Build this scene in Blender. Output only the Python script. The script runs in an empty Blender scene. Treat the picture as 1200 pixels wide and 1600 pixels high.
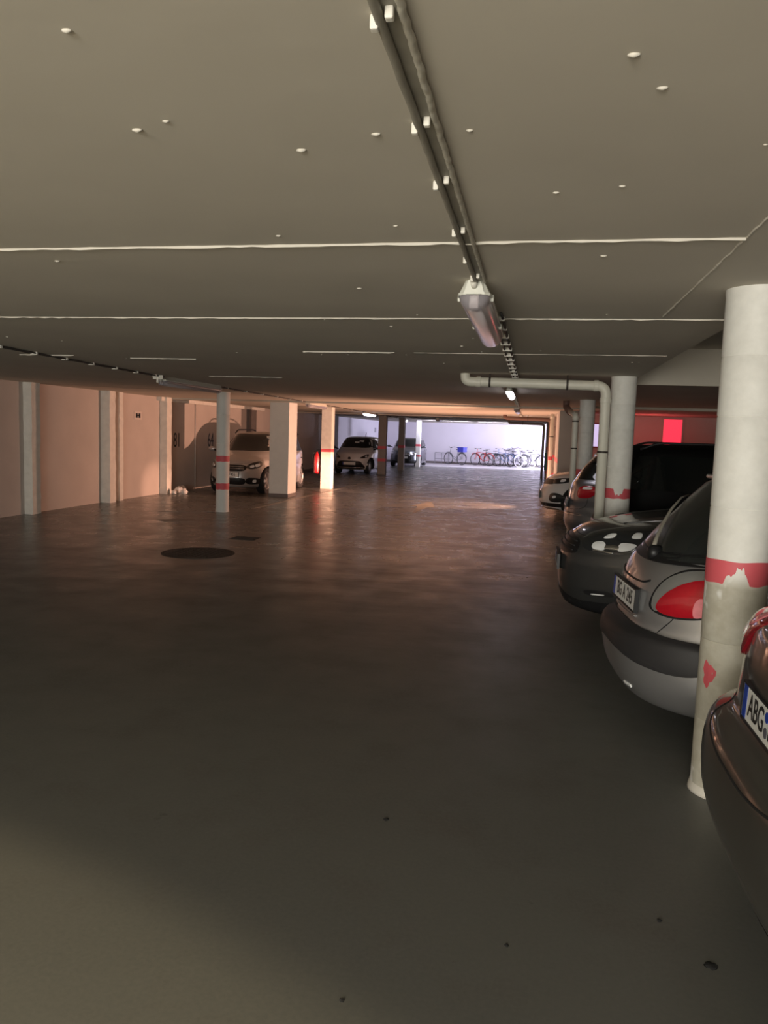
import bpy, bmesh, math, random
from mathutils import Vector, Matrix
from mathutils.bvhtree import BVHTree
random.seed(7)
C = bpy.context.scene.collection
PI = math.pi

# ------------------------------------------------------------------ camera
EYE = 1.6
CEIL = 2.27
camd = bpy.data.cameras.new('camera'); cam = bpy.data.objects.new('camera', camd); C.objects.link(cam)
camd.sensor_fit = 'VERTICAL'; camd.sensor_height = 36.0; camd.lens = 1215.0 / 1600.0 * 36.0
camd.clip_start = 0.05; camd.clip_end = 200
cam.matrix_world = Matrix(((0.981894, -0.049982, 0.182717, 0), (0.186739, 0.093369, -0.977963, 0),
                           (0.03182, 0.994376, 0.101012, EYE), (0, 0, 0, 1)))
bpy.context.scene.camera = cam

# ------------------------------------------------------------------ world, lights, exposure
vs = bpy.context.scene.view_settings
vs.view_transform = 'Standard'; vs.look = 'None'; vs.gamma = 1.0; vs.use_curve_mapping = False
vs.exposure = 0.0
w = bpy.data.worlds.new('world'); bpy.context.scene.world = w; w.use_nodes = True
w.node_tree.nodes['Background'].inputs[0].default_value = (0.75, 0.8, 0.8, 1)
w.node_tree.nodes['Background'].inputs[1].default_value = 0.05

def lamp(name, kind, loc, energy, color, target=None, **kw):
    d = bpy.data.lights.new(name, kind); d.energy = energy; d.color = color
    for k, v in kw.items(): setattr(d, k, v)
    o = bpy.data.objects.new(name, d); C.objects.link(o); o.location = loc
    if target is not None:
        o.rotation_euler = (Vector(target) - Vector(loc)).to_track_quat('-Z', 'Y').to_euler()
    return o
WARM = (1.0, 0.52, 0.35)
COOL = (0.80, 0.78, 1.0)
# the lit lobby behind the photographer, then two added unseen lamps
lamp('lobby_light', 'AREA', (-1.2, -3.2, 1.3), 145, (1.0, 0.96, 0.86), (0.2, 6, 1.35), shape='RECTANGLE', size=2.6, size_y=1.8)
lamp('rear_fill_light', 'AREA', (-1.5, -8.4, 1.35), 570, (1.0, 0.97, 0.90), (-1.5, 6, 1.30), shape='RECTANGLE', size=4.0, size_y=1.6)  # added unseen area lamp lifting the distant columns and walls
lamp('floor_pool_spot', 'SPOT', (-3.37, -3.15, 2.15), 1500, (1.0, 0.80, 0.50), (-3.37, -3.14, 0.0), spot_size=math.radians(140.6), spot_blend=0.03, shadow_soft_size=0.02)  # added unseen spot, cone shaped to draw the lit edge on the floor
# headlights of a car standing behind the white car on the right, then two added warm fills
lamp('headlight_main_beam', 'SPOT', (0.45, 17.95, 0.62), 9000, WARM, (-5.75, 20.9, 0.42), spot_size=math.radians(13), spot_blend=0.9, shadow_soft_size=0.05)
lamp('headlight_low_beam', 'SPOT', (0.45, 17.95, 0.62), 1500, WARM, (-8.6, 16.75, 0.18), spot_size=math.radians(9), spot_blend=0.9, shadow_soft_size=0.05)
lamp('headlight_wide_beam', 'SPOT', (0.45, 18.0, 0.66), 1750, WARM, (-8.6, 18.6, 1.2), spot_size=math.radians(98), spot_blend=0.95, shadow_soft_size=0.05)
lamp('headlight_bounce_fill', 'AREA', (-1.8, 22.5, 0.25), 170, WARM, (-1.8, 22.5, 3), shape='RECTANGLE', size=5.0, size_y=4.5)  # added upward area lamp standing in for headlight bounced onto the ceiling
lamp('column_warm_fill', 'SPOT', (-5.0, 25.0, 0.75), 1700, WARM, (0.6, 21.0, 1.0), spot_size=math.radians(34), spot_blend=0.8, shadow_soft_size=0.08)  # added warm spot for the rectangular column's aisle side; no car stands there
# daylight from the ramp opening on the right, beside the far wall, then an added fill
lamp('ramp_daylight', 'AREA', (3.6, 41.1, 1.4), 1050, COOL, (-6, 41.3, 0.3), shape='RECTANGLE', size=2.0, size_y=3.6)
lamp('far_wall_fill', 'AREA', (-3.0, 37.0, 2.15), 190, COOL, (-3.6, 43.4, 0.9), shape='RECTANGLE', size=4.0, size_y=0.25)  # added area lamp under the ceiling, brightening the far wall
# added red point lamp imitating the glow around the red pane
lamp('red_pane_fill', 'POINT', (2.9, 20.6, 1.7), 16, (1.0, 0.12, 0.12), shadow_soft_size=0.15)

# ------------------------------------------------------------------ materials
M = {}
def newmat(name):
    m = bpy.data.materials.new(name); m.use_nodes = True
    return m, m.node_tree.nodes, m.node_tree.links, m.node_tree.nodes['Principled BSDF']
def plain(name, col, rough=0.5, metal=0.0, coat=0.0, noise=0.06, nscale=12, bump=0.0, spec=0.5, emit=None, es=0.0, alpha=1.0, trans=0.0):
    m, n, l, b = newmat(name)
    b.inputs['Roughness'].default_value = rough; b.inputs['Metallic'].default_value = metal
    b.inputs['Coat Weight'].default_value = coat; b.inputs['Coat Roughness'].default_value = 0.05
    b.inputs['Specular IOR Level'].default_value = spec
    b.inputs['Transmission Weight'].default_value = trans
    if emit: b.inputs['Emission Color'].default_value = (*emit, 1); b.inputs['Emission Strength'].default_value = es
    tc = n.new('ShaderNodeTexCoord'); tx = n.new('ShaderNodeTexNoise'); tx.inputs['Scale'].default_value = nscale; tx.inputs['Detail'].default_value = 5
    l.new(tc.outputs['Object'], tx.inputs['Vector'])
    r = n.new('ShaderNodeMapRange'); r.inputs['To Min'].default_value = 1 - noise; r.inputs['To Max'].default_value = 1 + noise
    l.new(tx.outputs['Fac'], r.inputs['Value'])
    mx = n.new('ShaderNodeMix'); mx.data_type = 'RGBA'; mx.blend_type = 'MULTIPLY'; mx.inputs['Factor'].default_value = 1
    mx.inputs['A'].default_value = (*col, 1); l.new(r.outputs['Result'], mx.inputs['B']); l.new(mx.outputs['Result'], b.inputs['Base Color'])
    if bump:
        bp = n.new('ShaderNodeBump'); bp.inputs['Strength'].default_value = bump; bp.inputs['Distance'].default_value = 0.02
        l.new(tx.outputs['Fac'], bp.inputs['Height']); l.new(bp.outputs['Normal'], b.inputs['Normal'])
    M[name] = m
    return m
def mixnode(n, l, fac, a, b):
    mx = n.new('ShaderNodeMix'); mx.data_type = 'RGBA'
    if isinstance(fac, (int, float)): mx.inputs['Factor'].default_value = fac
    else: l.new(fac, mx.inputs['Factor'])
    for k, v in (('A', a), ('B', b)):
        if isinstance(v, tuple): mx.inputs[k].default_value = (*v, 1)
        else: l.new(v, mx.inputs[k])
    return mx.outputs['Result']
def ramp(n, l, src, lo, hi):
    r = n.new('ShaderNodeMapRange'); r.inputs['From Min'].default_value = lo; r.inputs['From Max'].default_value = hi
    l.new(src, r.inputs['Value']); return r.outputs['Result']
def noise(n, l, vec, scale, detail=6, sc=None, rough=0.6):
    t = n.new('ShaderNodeTexNoise'); t.inputs['Scale'].default_value = scale; t.inputs['Detail'].default_value = detail; t.inputs['Roughness'].default_value = rough
    if sc:
        mp = n.new('ShaderNodeMapping'); mp.inputs['Scale'].default_value = sc; l.new(vec, mp.inputs['Vector']); vec = mp.outputs['Vector']
    l.new(vec, t.inputs['Vector']); return t.outputs['Fac']

plain('ceiling_paint', (0.60, 0.555, 0.47), 0.9, noise=0.10, nscale=1.3, bump=0.25)
plain('ridge_paint', (0.66, 0.62, 0.54), 0.8)
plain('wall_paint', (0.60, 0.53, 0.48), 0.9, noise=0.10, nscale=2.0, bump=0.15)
plain('far_wall_cool_tint', (0.75, 0.72, 0.80), 0.85, noise=0.05, nscale=1.5)  # lavender of the far daylight is put into this colour
plain('white_plaster', (0.82, 0.79, 0.72), 0.85, noise=0.16, nscale=9, bump=0.3)
plain('grey_plaster', (0.40, 0.39, 0.36), 0.85, noise=0.08, nscale=4, bump=0.2)
plain('dark_plaster', (0.16, 0.14, 0.13), 0.85, noise=0.12, nscale=6)
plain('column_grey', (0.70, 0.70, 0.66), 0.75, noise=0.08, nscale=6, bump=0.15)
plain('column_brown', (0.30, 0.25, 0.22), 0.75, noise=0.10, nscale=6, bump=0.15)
plain('band_red', (0.62, 0.10, 0.12), 0.6, noise=0.12, nscale=9)
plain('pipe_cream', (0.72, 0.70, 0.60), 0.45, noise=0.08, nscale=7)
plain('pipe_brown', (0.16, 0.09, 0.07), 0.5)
plain('clip_white', (0.75, 0.72, 0.64), 0.6)
plain('conduit', (0.30, 0.28, 0.23), 0.6, noise=0.2, nscale=20)
plain('conduit_light', (0.52, 0.49, 0.41), 0.6, noise=0.35, nscale=45)
plain('tray_dark', (0.06, 0.055, 0.05), 0.6, noise=0.3, nscale=30)
plain('fixture_body', (0.70, 0.70, 0.62), 0.4)
plain('tube_off', (0.85, 0.84, 0.78), 0.35)
plain('tube_lit', (0.9, 0.9, 0.9), 0.4, emit=(0.95, 0.9, 1.0), es=6.0)
plain('rubber', (0.012, 0.012, 0.013), 0.75, noise=0.15)
plain('trim_black', (0.012, 0.012, 0.013), 0.45, spec=0.4)
plain('trim_soft', (0.022, 0.021, 0.022), 0.52, spec=0.45, noise=0.1)
plain('gap_black', (0.004, 0.004, 0.004), 0.8)
plain('glass_black', (0.006, 0.008, 0.008), 0.05, spec=0.5, coat=0.3, noise=0.0)
plain('glass_grey', (0.020, 0.023, 0.022), 0.22, spec=0.5, noise=0.0)
plain('chrome', (0.80, 0.80, 0.80), 0.12, metal=1.0, noise=0.02)
plain('alloy', (0.55, 0.55, 0.56), 0.35, metal=0.9, noise=0.03)
plain('lens_red', (0.42, 0.006, 0.016), 0.10, coat=1.0, spec=0.6, noise=0.15, nscale=40)
plain('lens_pink', (0.80, 0.25, 0.28), 0.12, coat=1.0, noise=0.2, nscale=30)
plain('lens_dark_red', (0.28, 0.01, 0.02), 0.12, coat=1.0, noise=0.2, nscale=30)
plain('lens_clear', (0.88, 0.89, 0.88), 0.15, coat=1.0)
plain('lens_grey', (0.30, 0.30, 0.29), 0.25, coat=1.0, metal=0.5)
plain('lens_smoke', (0.02, 0.022, 0.024), 0.08, coat=1.0)
plain('plate_white', (0.72, 0.73, 0.70), 0.4)
plain('plate_blue', (0.01, 0.05, 0.35), 0.4)
plain('ink', (0.015, 0.015, 0.015), 0.5)
plain('paint_silver', (0.50, 0.50, 0.51), 0.34, metal=0.82, coat=0.9, noise=0.03, nscale=3)
plain('paint_silver_warm', (0.55, 0.53, 0.52), 0.38, metal=0.55, coat=0.8, noise=0.03)
plain('paint_bronze', (0.135, 0.130, 0.115), 0.32, metal=0.75, coat=1.0, noise=0.04)
plain('paint_steel', (0.26, 0.26, 0.27), 0.30, metal=0.8, coat=1.0)
plain('paint_graphite', (0.055, 0.056, 0.056), 0.36, metal=0.5, coat=1.0, noise=0.06)
plain('paint_black', (0.003, 0.003, 0.003), 0.6, spec=0.15, noise=0.0)
plain('paint_white', (0.70, 0.68, 0.66), 0.35, coat=1.0, noise=0.03)
plain('paint_grey', (0.10, 0.11, 0.12), 0.32, metal=0.6, coat=1.0)
plain('bag_white', (0.85, 0.82, 0.78), 0.4, bump=0.5)
plain('bike_tyre', (0.03, 0.03, 0.035), 0.7)
plain('bike_steel', (0.55, 0.55, 0.58), 0.3, metal=0.8)
plain('bike_red', (0.75, 0.03, 0.03), 0.35, coat=0.5)
plain('bike_navy', (0.03, 0.05, 0.22), 0.35, coat=0.5)
plain('bike_blue', (0.22, 0.32, 0.55), 0.35, coat=0.5)
plain('bike_black', (0.02, 0.02, 0.025), 0.4, coat=0.5)
plain('bike_grey', (0.30, 0.30, 0.34), 0.35, coat=0.5)
plain('bike_cream', (0.62, 0.60, 0.60), 0.35, coat=0.5)
plain('crate_blue', (0.05, 0.06, 0.45), 0.5)
plain('basket_grey', (0.10, 0.10, 0.12), 0.6)
plain('panel_green', (0.01, 0.10, 0.07), 0.5)
plain('sign_white', (0.7, 0.62, 0.56), 0.6)
plain('extinguisher_red', (0.45, 0.012, 0.02), 0.3, coat=0.8)
plain('iron', (0.055, 0.045, 0.038), 0.6, metal=0.3, noise=0.3, nscale=20, bump=0.3)
plain('lit_red', (0.9, 0.03, 0.05), 0.4, noise=0.0, emit=(1.0, 0.045, 0.09), es=1.0)
plain('lit_lavender', (0.8, 0.8, 1.0), 0.4, noise=0.0, emit=(0.62, 0.58, 0.92), es=0.85)
plain('frame_red', (0.30, 0.03, 0.04), 0.5)
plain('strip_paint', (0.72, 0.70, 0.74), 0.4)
plain('grit', (0.02, 0.02, 0.02), 0.8)
# clear plastic diffuser
m, n, l, b = newmat('diffuser'); M['diffuser'] = m
b.inputs['Base Color'].default_value = (0.75, 0.70, 0.78, 1); b.inputs['Roughness'].default_value = 0.18
b.inputs['Transmission Weight'].default_value = 0.75; b.inputs['IOR'].default_value = 1.25

# floor: coated concrete, semi-gloss, brushed waves, worn patches and dark tyre scuffs
def floor_mat():
    m, n, l, b = newmat('floor_coating'); M['floor'] = m
    tc = n.new('ShaderNodeTexCoord'); v = tc.outputs['Object']
    big = noise(n, l, v, 0.35, 5); mid = noise(n, l, v, 2.2, 8); fine = noise(n, l, v, 60, 3)
    col = mixnode(n, l, ramp(n, l, big, 0.38, 0.62), (0.096, 0.099, 0.091), (0.120, 0.121, 0.108))
    col = mixnode(n, l, ramp(n, l, mid, 0.52, 0.78), col, (0.085, 0.073, 0.061))
    col = mixnode(n, l, ramp(n, l, fine, 0.25, 0.80), col, (0.135, 0.134, 0.120))
    st = noise(n, l, v, 1.0, 7, (0.55, 2.6, 1)); 
    sx = n.new('ShaderNodeSeparateXYZ'); l.new(v, sx.inputs[0])
    # scuffs confined to the driving lane
    def band(sock, lo, hi, soft):
        a = ramp(n, l, sock, lo, lo + soft); c = ramp(n, l, sock, hi, hi - soft)
        mu = n.new('ShaderNodeMath'); mu.operation = 'MULTIPLY'; l.new(a, mu.inputs[0]); l.new(c, mu.inputs[1]); return mu.outputs[0]
    zone = n.new('ShaderNodeMath'); zone.operation = 'MULTIPLY'
    l.new(band(sx.outputs['X'], -3.6, 0.7, 0.9), zone.inputs[0]); l.new(band(sx.outputs['Y'], 6.5, 30, 2.5), zone.inputs[1])
    z2 = n.new('ShaderNodeMath'); z2.operation = 'MULTIPLY'; l.new(zone.outputs[0], z2.inputs[0]); l.new(ramp(n, l, st, 0.50, 0.62), z2.inputs[1])
    col = mixnode(n, l, z2.outputs[0], col, (0.030, 0.026, 0.024))
    wear = noise(n, l, v, 3.0, 9, (1, 1, 1), 0.7)
    col = mixnode(n, l, ramp(n, l, wear, 0.66, 0.74), col, (0.035, 0.030, 0.026))
    l.new(col, b.inputs['Base Color'])
    rr = n.new('ShaderNodeMapRange'); rr.inputs['From Min'].default_value = 0.3; rr.inputs['From Max'].default_value = 0.7
    rr.inputs['To Min'].default_value = 0.22; rr.inputs['To Max'].default_value = 0.36
    l.new(mid, rr.inputs['Value'])
    nearness = ramp(n, l, sx.outputs['Y'], 10.0, 4.0)
    ra = n.new('ShaderNodeMath'); ra.operation = 'MULTIPLY_ADD'; l.new(nearness, ra.inputs[0]); ra.inputs[1].default_value = 0.20; l.new(rr.outputs['Result'], ra.inputs[2]); l.new(ra.outputs[0], b.inputs['Roughness'])
    b.inputs['Specular IOR Level'].default_value = 0.7
    wv = noise(n, l, v, 1.0, 4, (0.8, 5.5, 1)); w2 = noise(n, l, v, 1.0, 3, (5.0, 1.2, 1))
    ad = n.new('ShaderNodeMath'); ad.operation = 'ADD'; l.new(wv, ad.inputs[0]); l.new(w2, ad.inputs[1])
    bp = n.new('ShaderNodeBump'); bp.inputs['Distance'].default_value = 0.02
    far_ = ramp(n, l, sx.outputs['Y'], 4.0, 14.0); fs = n.new('ShaderNodeMath'); fs.operation = 'MULTIPLY_ADD'; l.new(far_, fs.inputs[0]); fs.inputs[1].default_value = 0.55; fs.inputs[2].default_value = 0.04
    l.new(fs.outputs[0], bp.inputs['Strength'])
    l.new(ad.outputs[0], bp.inputs['Height']); l.new(bp.outputs['Normal'], b.inputs['Normal'])
floor_mat()

# worn column: white paint, red ring patchily scraped to concrete below
def worn_column(name, z0, z1, patch_lo, seed, wear_lo):
    m, n, l, b = newmat(name); M[name] = m
    tc = n.new('ShaderNodeTexCoord'); mp = n.new('ShaderNodeMapping'); mp.inputs['Location'].default_value = (seed, seed * 1.7, 0)
    l.new(tc.outputs['Object'], mp.inputs['Vector']); v = mp.outputs['Vector']
    sx = n.new('ShaderNodeSeparateXYZ'); l.new(tc.outputs['Object'], sx.inputs[0]); z = sx.outputs['Z']
    fine = noise(n, l, v, 18, 6); big = noise(n, l, v, 4.2, 3)
    paint = mixnode(n, l, ramp(n, l, fine, 0.3, 0.8), (0.78, 0.77, 0.72), (0.68, 0.67, 0.62))
    bare = mixnode(n, l, ramp(n, l, fine, 0.35, 0.7), (0.43, 0.40, 0.32), (0.52, 0.50, 0.42))
    # below z0 the paint is worn off where the noise says so
    low = ramp(n, l, z, z0 + 0.03, z0 - 0.03)
    pm = ramp(n, l, big, wear_lo, wear_lo + 0.03)
    mu = n.new('ShaderNodeMath'); mu.operation = 'MULTIPLY'; l.new(low, mu.inputs[0]); l.new(pm, mu.inputs[1])
    col = mixnode(n, l, mu.outputs[0], paint, bare)
    l.new(col, b.inputs['Base Color']); b.inputs['Roughness'].default_value = 0.62
    bp = n.new('ShaderNodeBump'); bp.inputs['Strength'].default_value = 0.25; bp.inputs['Distance'].default_value = 0.004
    l.new(col, bp.inputs['Height']); l.new(bp.outputs['Normal'], b.inputs['Normal'])
worn_column('column_white', 1.0, 1.1, 0, 3.1, 0.40)
worn_column('column_white_b', 0.4, 1.1, 0, 9.3, 0.62)

# ------------------------------------------------------------------ mesh helpers
def obj(name, bm_or_me, mat=None, parent=None, smooth=False, angle=None):
    if isinstance(bm_or_me, bmesh.types.BMesh):
        me = bpy.data.meshes.new(name); bmesh.ops.recalc_face_normals(bm_or_me, faces=bm_or_me.faces[:]); bm_or_me.to_mesh(me); bm_or_me.free()
    else: me = bm_or_me
    if mat is not None and not len(me.materials):
        for mm in (mat if isinstance(mat, (list, tuple)) else [mat]): me.materials.append(M[mm] if isinstance(mm, str) else mm)
    if smooth or angle:
        me.shade_smooth()
        if angle: me.set_sharp_from_angle(angle=math.radians(angle))
    o = bpy.data.objects.new(name, me); C.objects.link(o)
    if parent is not None: o.parent = parent
    return o
def empty(name, loc=(0, 0, 0), rz=0.0):
    o = bpy.data.objects.new(name, None); C.objects.link(o); o.location = loc; o.rotation_euler = (0, 0, rz); o.empty_display_size = 0.1
    return o
def tag(o, label, cat, group=None, kind=None):
    o['label'] = label; o['category'] = cat
    if group: o['group'] = group
    if kind: o['kind'] = kind
    return o
def struct(o): o['kind'] = 'structure'; return o
def B(): return bmesh.new()
def box(bm, x0, x1, y0, y1, z0, z1, bev=0.0, mat=None):
    r = bmesh.ops.create_cube(bm, size=1.0); vv = r['verts']
    for v in vv: v.co = Vector(((x0 + x1) / 2 + v.co.x * (x1 - x0), (y0 + y1) / 2 + v.co.y * (y1 - y0), (z0 + z1) / 2 + v.co.z * (z1 - z0)))
    if mat is not None: bmesh.ops.transform(bm, matrix=mat, verts=vv)
    if bev:
        ed = list({e for v in vv for e in v.link_edges})
        bmesh.ops.bevel(bm, geom=ed, offset=bev, segments=2, affect='EDGES', profile=0.5)
    return bm
def loft(bm, rings, cap0=True, cap1=True, closed=False):
    R = [[bm.verts.new(p) for p in r] for r in rings]; n = len(R[0])
    seq = range(len(R) if closed else len(R) - 1)
    for i in seq:
        a, b = R[i], R[(i + 1) % len(R)]
        for j in range(n): bm.faces.new((a[j], a[(j + 1) % n], b[(j + 1) % n], b[j]))
    if not closed:
        if cap0: bm.faces.new(R[0][::-1])
        if cap1: bm.faces.new(R[-1])
    return bm
def lathe(bm, prof, seg=32, center=(0, 0), axis='z', off=(0, 0, 0), cap=True):
    rings = []
    for r, h in prof:
        ring = []
        for k in range(seg):
            a = 2 * PI * k / seg; u, v = r * math.cos(a), r * math.sin(a)
            p = (u, v, h) if axis == 'z' else ((u, h, v) if axis == 'y' else (h, u, v))
            ring.append(Vector(p) + Vector(off))
        rings.append(ring)
    return loft(bm, rings, cap, cap)
def bend(pts, r, n=6):
    """round the corners of a polyline"""
    P = [Vector(p) for p in pts]; out = [P[0]]
    for i in range(1, len(P) - 1):
        a = (P[i - 1] - P[i]); b = (P[i + 1] - P[i]); rr = min(r, a.length * 0.45, b.length * 0.45)
        s = P[i] + a.normalized() * rr; e = P[i] + b.normalized() * rr
        for k in range(n + 1):
            t = k / n; out.append((1 - t) ** 2 * s + 2 * t * (1 - t) * P[i] + t * t * e)
    out.append(P[-1]); return out
def tube(bm, pts, r, seg=10, closed=False):
    P = [Vector(p) for p in pts]; n = len(P); rings = []
    up = None
    for i in range(n):
        if closed: t = (P[(i + 1) % n] - P[i - 1])
        else: t = (P[min(i + 1, n - 1)] - P[max(i - 1, 0)])
        t.normalize()
        if up is None:
            up = Vector((0, 0, 1)) if abs(t.z) < 0.9 else Vector((1, 0, 0))
        a = t.cross(up).normalized(); b = a.cross(t).normalized(); up = b
        rr = r[i] if isinstance(r, (list, tuple)) else r
        rings.append([P[i] + (a * math.cos(2 * PI * k / seg) + b * math.sin(2 * PI * k / seg)) * rr for k in range(seg)])
    return loft(bm, rings, closed=closed)
def text_mesh(body, size, thick=0.002, bold=0.0, sx=1.0):
    cu = bpy.data.curves.new('t', 'FONT'); cu.body = body; cu.size = size; cu.extrude = thick; cu.offset = bold
    cu.align_x = 'CENTER'; cu.align_y = 'CENTER'
    o = bpy.data.objects.new('t', cu); C.objects.link(o)
    dg = bpy.context.evaluated_depsgraph_get(); me = bpy.data.meshes.new_from_object(o.evaluated_get(dg))
    bpy.data.objects.remove(o); me.transform(Matrix.Diagonal((sx, 1, 1, 1))); me.materials.clear()
    return me

# ------------------------------------------------------------------ room shell
XL, XEDGE, XR, YF, YB = -8.6, 1.07, 6.6, 43.5, -9.0
fl = struct(obj('floor', box(B(), XL - 0.3, XR + 0.3, YB, YF + 0.3, -0.2, 0.0), 'floor'))
cb = B()
box(cb, XL - 0.3, XEDGE, YB, YF + 0.3, CEIL, 2.95)
box(cb, XEDGE, XR + 0.3, 9.8, YF + 0.3, CEIL, 2.95)
box(cb, XEDGE, XR + 0.3, YB, 9.8, 2.70, 2.95)
ce = struct(obj('ceiling', cb, 'ceiling_paint'))
# formwork ridges standing proud of the ceiling
def ridge(pts, wdt=0.012, h=0.010, z=CEIL, jag=0.5):
    bm = B(); P = [Vector((x, y, 0)) for x, y in pts]; out = []
    for a, c in zip(P[:-1], P[1:]):
        n = max(2, int((c - a).length / 0.05))
        out += [a.lerp(c, k / n) for k in range(n)]
    out.append(P[-1]); rings = []
    for i, p in enumerate(out):
        t = (out[min(i + 1, len(out) - 1)] - out[max(i - 1, 0)]).normalized(); s = Vector((-t.y, t.x, 0))
        hh = h * (1 - jag * random.random()); ww = wdt * 0.5 * (1 - jag * 0.6 * random.random()); p = p + s * random.uniform(-0.003, 0.003)
        rings.append([p + s * ww + Vector((0, 0, z + 0.002)), p + s * ww * 0.4 + Vector((0, 0, z - hh)), p - s * ww * 0.4 + Vector((0, 0, z - hh)), p - s * ww + Vector((0, 0, z + 0.002))])
    loft(bm, rings); return obj('formwork_ridge', bm, 'ridge_paint', ce)
ridge([(-2.6, 2.80), (-0.29, 2.79), (0.65, 2.78)], 0.011, 0.010)
ridge([(0.65, 2.45), (0.65, 2.78), (0.655, 4.45)], 0.009, 0.008)
ridge([(-8.5, 4.60), (1.0, 4.555)], 0.012, 0.009)
ridge([(-1.95, 6.46), (-1.16, 6.46)], 0.02, 0.012)
ridge([(-1.0, 6.47), (1.0, 6.47)], 0.007, 0.005)
ridge([(-5.1, 7.1), (-4.5, 7.1)], 0.02, 0.012); ridge([(-4.0, 7.3), (-3.3, 7.3)], 0.02, 0.012)
ridge([(-4.2, 9.7), (-3.2, 9.7)], 0.02, 0.01)
ridge([(0.65, 1.2), (0.65, 2.45)], 0.008, 0.006)
bm = B(); box(bm, XL, XEDGE, 17.35, 17.6, CEIL - 0.035, CEIL + 0.02); obj('ceiling_rib', bm, 'ceiling_paint', ce)
bm = B(); box(bm, XL, XR, 27.5, 27.8, CEIL - 0.035, CEIL + 0.02); obj('ceiling_rib', bm, 'ceiling_paint', ce)
bm = B(); box(bm, XEDGE, XR, 16.2, 16.5, CEIL - 0.05, CEIL + 0.02); obj('ceiling_rib', bm, 'ceiling_paint', ce)
# paint drips on the ceiling
bm = B()
drips = [(-0.82, 1.28), (-0.83, 1.67), (-0.92, 1.71), (-0.38, 1.79), (-0.47, 2.56), (0.21, 1.62), (0.14, 1.48), (0.20, 2.21), (-0.9, 2.66), (-1.98, 3.01), (-0.17, 1.79), (-0.58, 1.87), (0.48, 1.94), (-0.83, 3.63), (0.03, 2.25)]
drips += [(random.uniform(-5, 0.9), random.uniform(1.3, 8.5)) for _ in range(35)]
for x, y in drips:
    r = bmesh.ops.create_icosphere(bm, subdivisions=1, radius=1.0); s = random.uniform(0.003, 0.008)
    for v in r['verts']: v.co = Vector((x + v.co.x * s * random.uniform(1.5, 2.2), y + v.co.y * s, CEIL + v.co.z * s * 0.9))
d_ = obj('paint_drips', bm, 'ridge_paint', ce, smooth=True); d_['kind'] = 'stuff'

struct(obj('wall_left', box(B(), XL - 0.3, XL, YB, 31.5, -0.1, CEIL + 0.1), 'wall_paint'))
struct(obj('wall_left_far', box(B(), XL - 0.3, XL, 31.5, YF + 0.3, -0.1, CEIL + 0.1), 'far_wall_cool_tint'))
struct(obj('wall_far', box(B(), XL, 0.75, YF, YF + 0.3, -0.1, CEIL + 0.1), 'far_wall_cool_tint'))
struct(obj('wall_right', box(B(), XR, XR + 0.3, YB, YF, -0.1, 2.8), 'wall_paint'))
struct(obj('wall_back', box(B(), XL, XR, YB - 0.2, YB, -0.1, 2.8), 'wall_paint'))
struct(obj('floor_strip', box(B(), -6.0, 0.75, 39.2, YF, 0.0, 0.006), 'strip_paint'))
struct(obj('baseboard_far', box(B(), XL, 0.75, YF - 0.02, YF, 0, 0.12), 'dark_plaster'))
struct(obj('baseboard_left', box(B(), XL, XL + 0.015, 24.2, 43.4, 0, 0.10), 'dark_plaster'))
# cross wall in the right-hand bays with a red-lit and a lavender-lit opening
wr = struct(obj('wall_cross', box(B(), 1.35, XR, 22.0, 22.25, -0.05, CEIL + 0.05), 'wall_paint'))
def opening(name, x0, x1, z0, z1, paneMat, frameMat):
    f = B(); t = 0.04
    box(f, x0 - t, x0, 21.96, 22.0, z0 - t, z1 + t); box(f, x1, x1 + t, 21.96, 22.0, z0 - t, z1 + t)
    box(f, x0, x1, 21.96, 22.0, z1, z1 + t); box(f, x0, x1, 21.96, 22.0, z0 - t, z0)
    o = struct(obj(name, f, frameMat)); obj('pane', box(B(), x0, x1, 21.975, 21.995, z0, z1), paneMat, o)
opening('window_1', 3.43, 3.90, 1.1, 2.20, 'lit_red', 'wall_paint')
opening('window_2', 1.60, 1.92, 1.42, 2.02, 'lit_lavender', 'frame_red')
struct(obj('ramp_screen_wall', box(B(), 1.0, 1.15, 25.0, 39.0, -0.05, CEIL + 0.05), 'wall_paint'))  # added wall hiding the ramp lamp and stopping its light leak
# pilasters along the left wall
def pilaster(y0, y1, dep, mat='white_plaster', nm='pilaster', lab=None):
    bm = B(); rings = []
    for k in range(24):
        z = k / 23 * CEIL; j = lambda: random.uniform(-0.006, 0.006)
        rings.append([Vector((XL - 0.02, y0 + j(), z)), Vector((XL + dep + j(), y0 + j(), z)), Vector((XL + dep + j(), y1 + j(), z)), Vector((XL - 0.02, y1, z))])
    loft(bm, rings); o = obj(nm, bm, mat); tag(o, lab, 'pilaster', 'pilasters along the left wall'); return o
pilaster(12.05, 12.28, 0.16, lab='rough white pilaster on the left wall, nearest of them')
pilaster(14.50, 14.72, 0.20, lab='rough white pilaster on the left wall, broad one of the closely set pair')
pilaster(15.02, 15.17, 0.12, lab='narrow white pilaster just behind a broader one on the left wall')
pilaster(17.05, 17.30, 0.18, lab='white pilaster glowing orange at its foot, beside the number 81')
pilaster(22.7, 23.3, 0.10, 'dark_plaster', lab='dark narrow pilaster on the orange-lit wall above the silver hatchback')
pilaster(31.52, 33.0, 0.30, 'dark_plaster', lab='broad dark pilaster left of the white hatchback where the wall turns lavender')
bm = B(); tube(bm, [(XL + 0.02, 18.98, 0), (XL + 0.02, 18.98, CEIL)], 0.018, 8)
tag(obj('thin_pipe', bm, 'wall_paint', smooth=True), 'thin wall-coloured vertical pipe on the left wall between the numbers 81 and 64', 'pipe')
bm = B(); box(bm, XL, XL + 0.12, 16.9, 24.0, CEIL - 0.09, CEIL)
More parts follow.
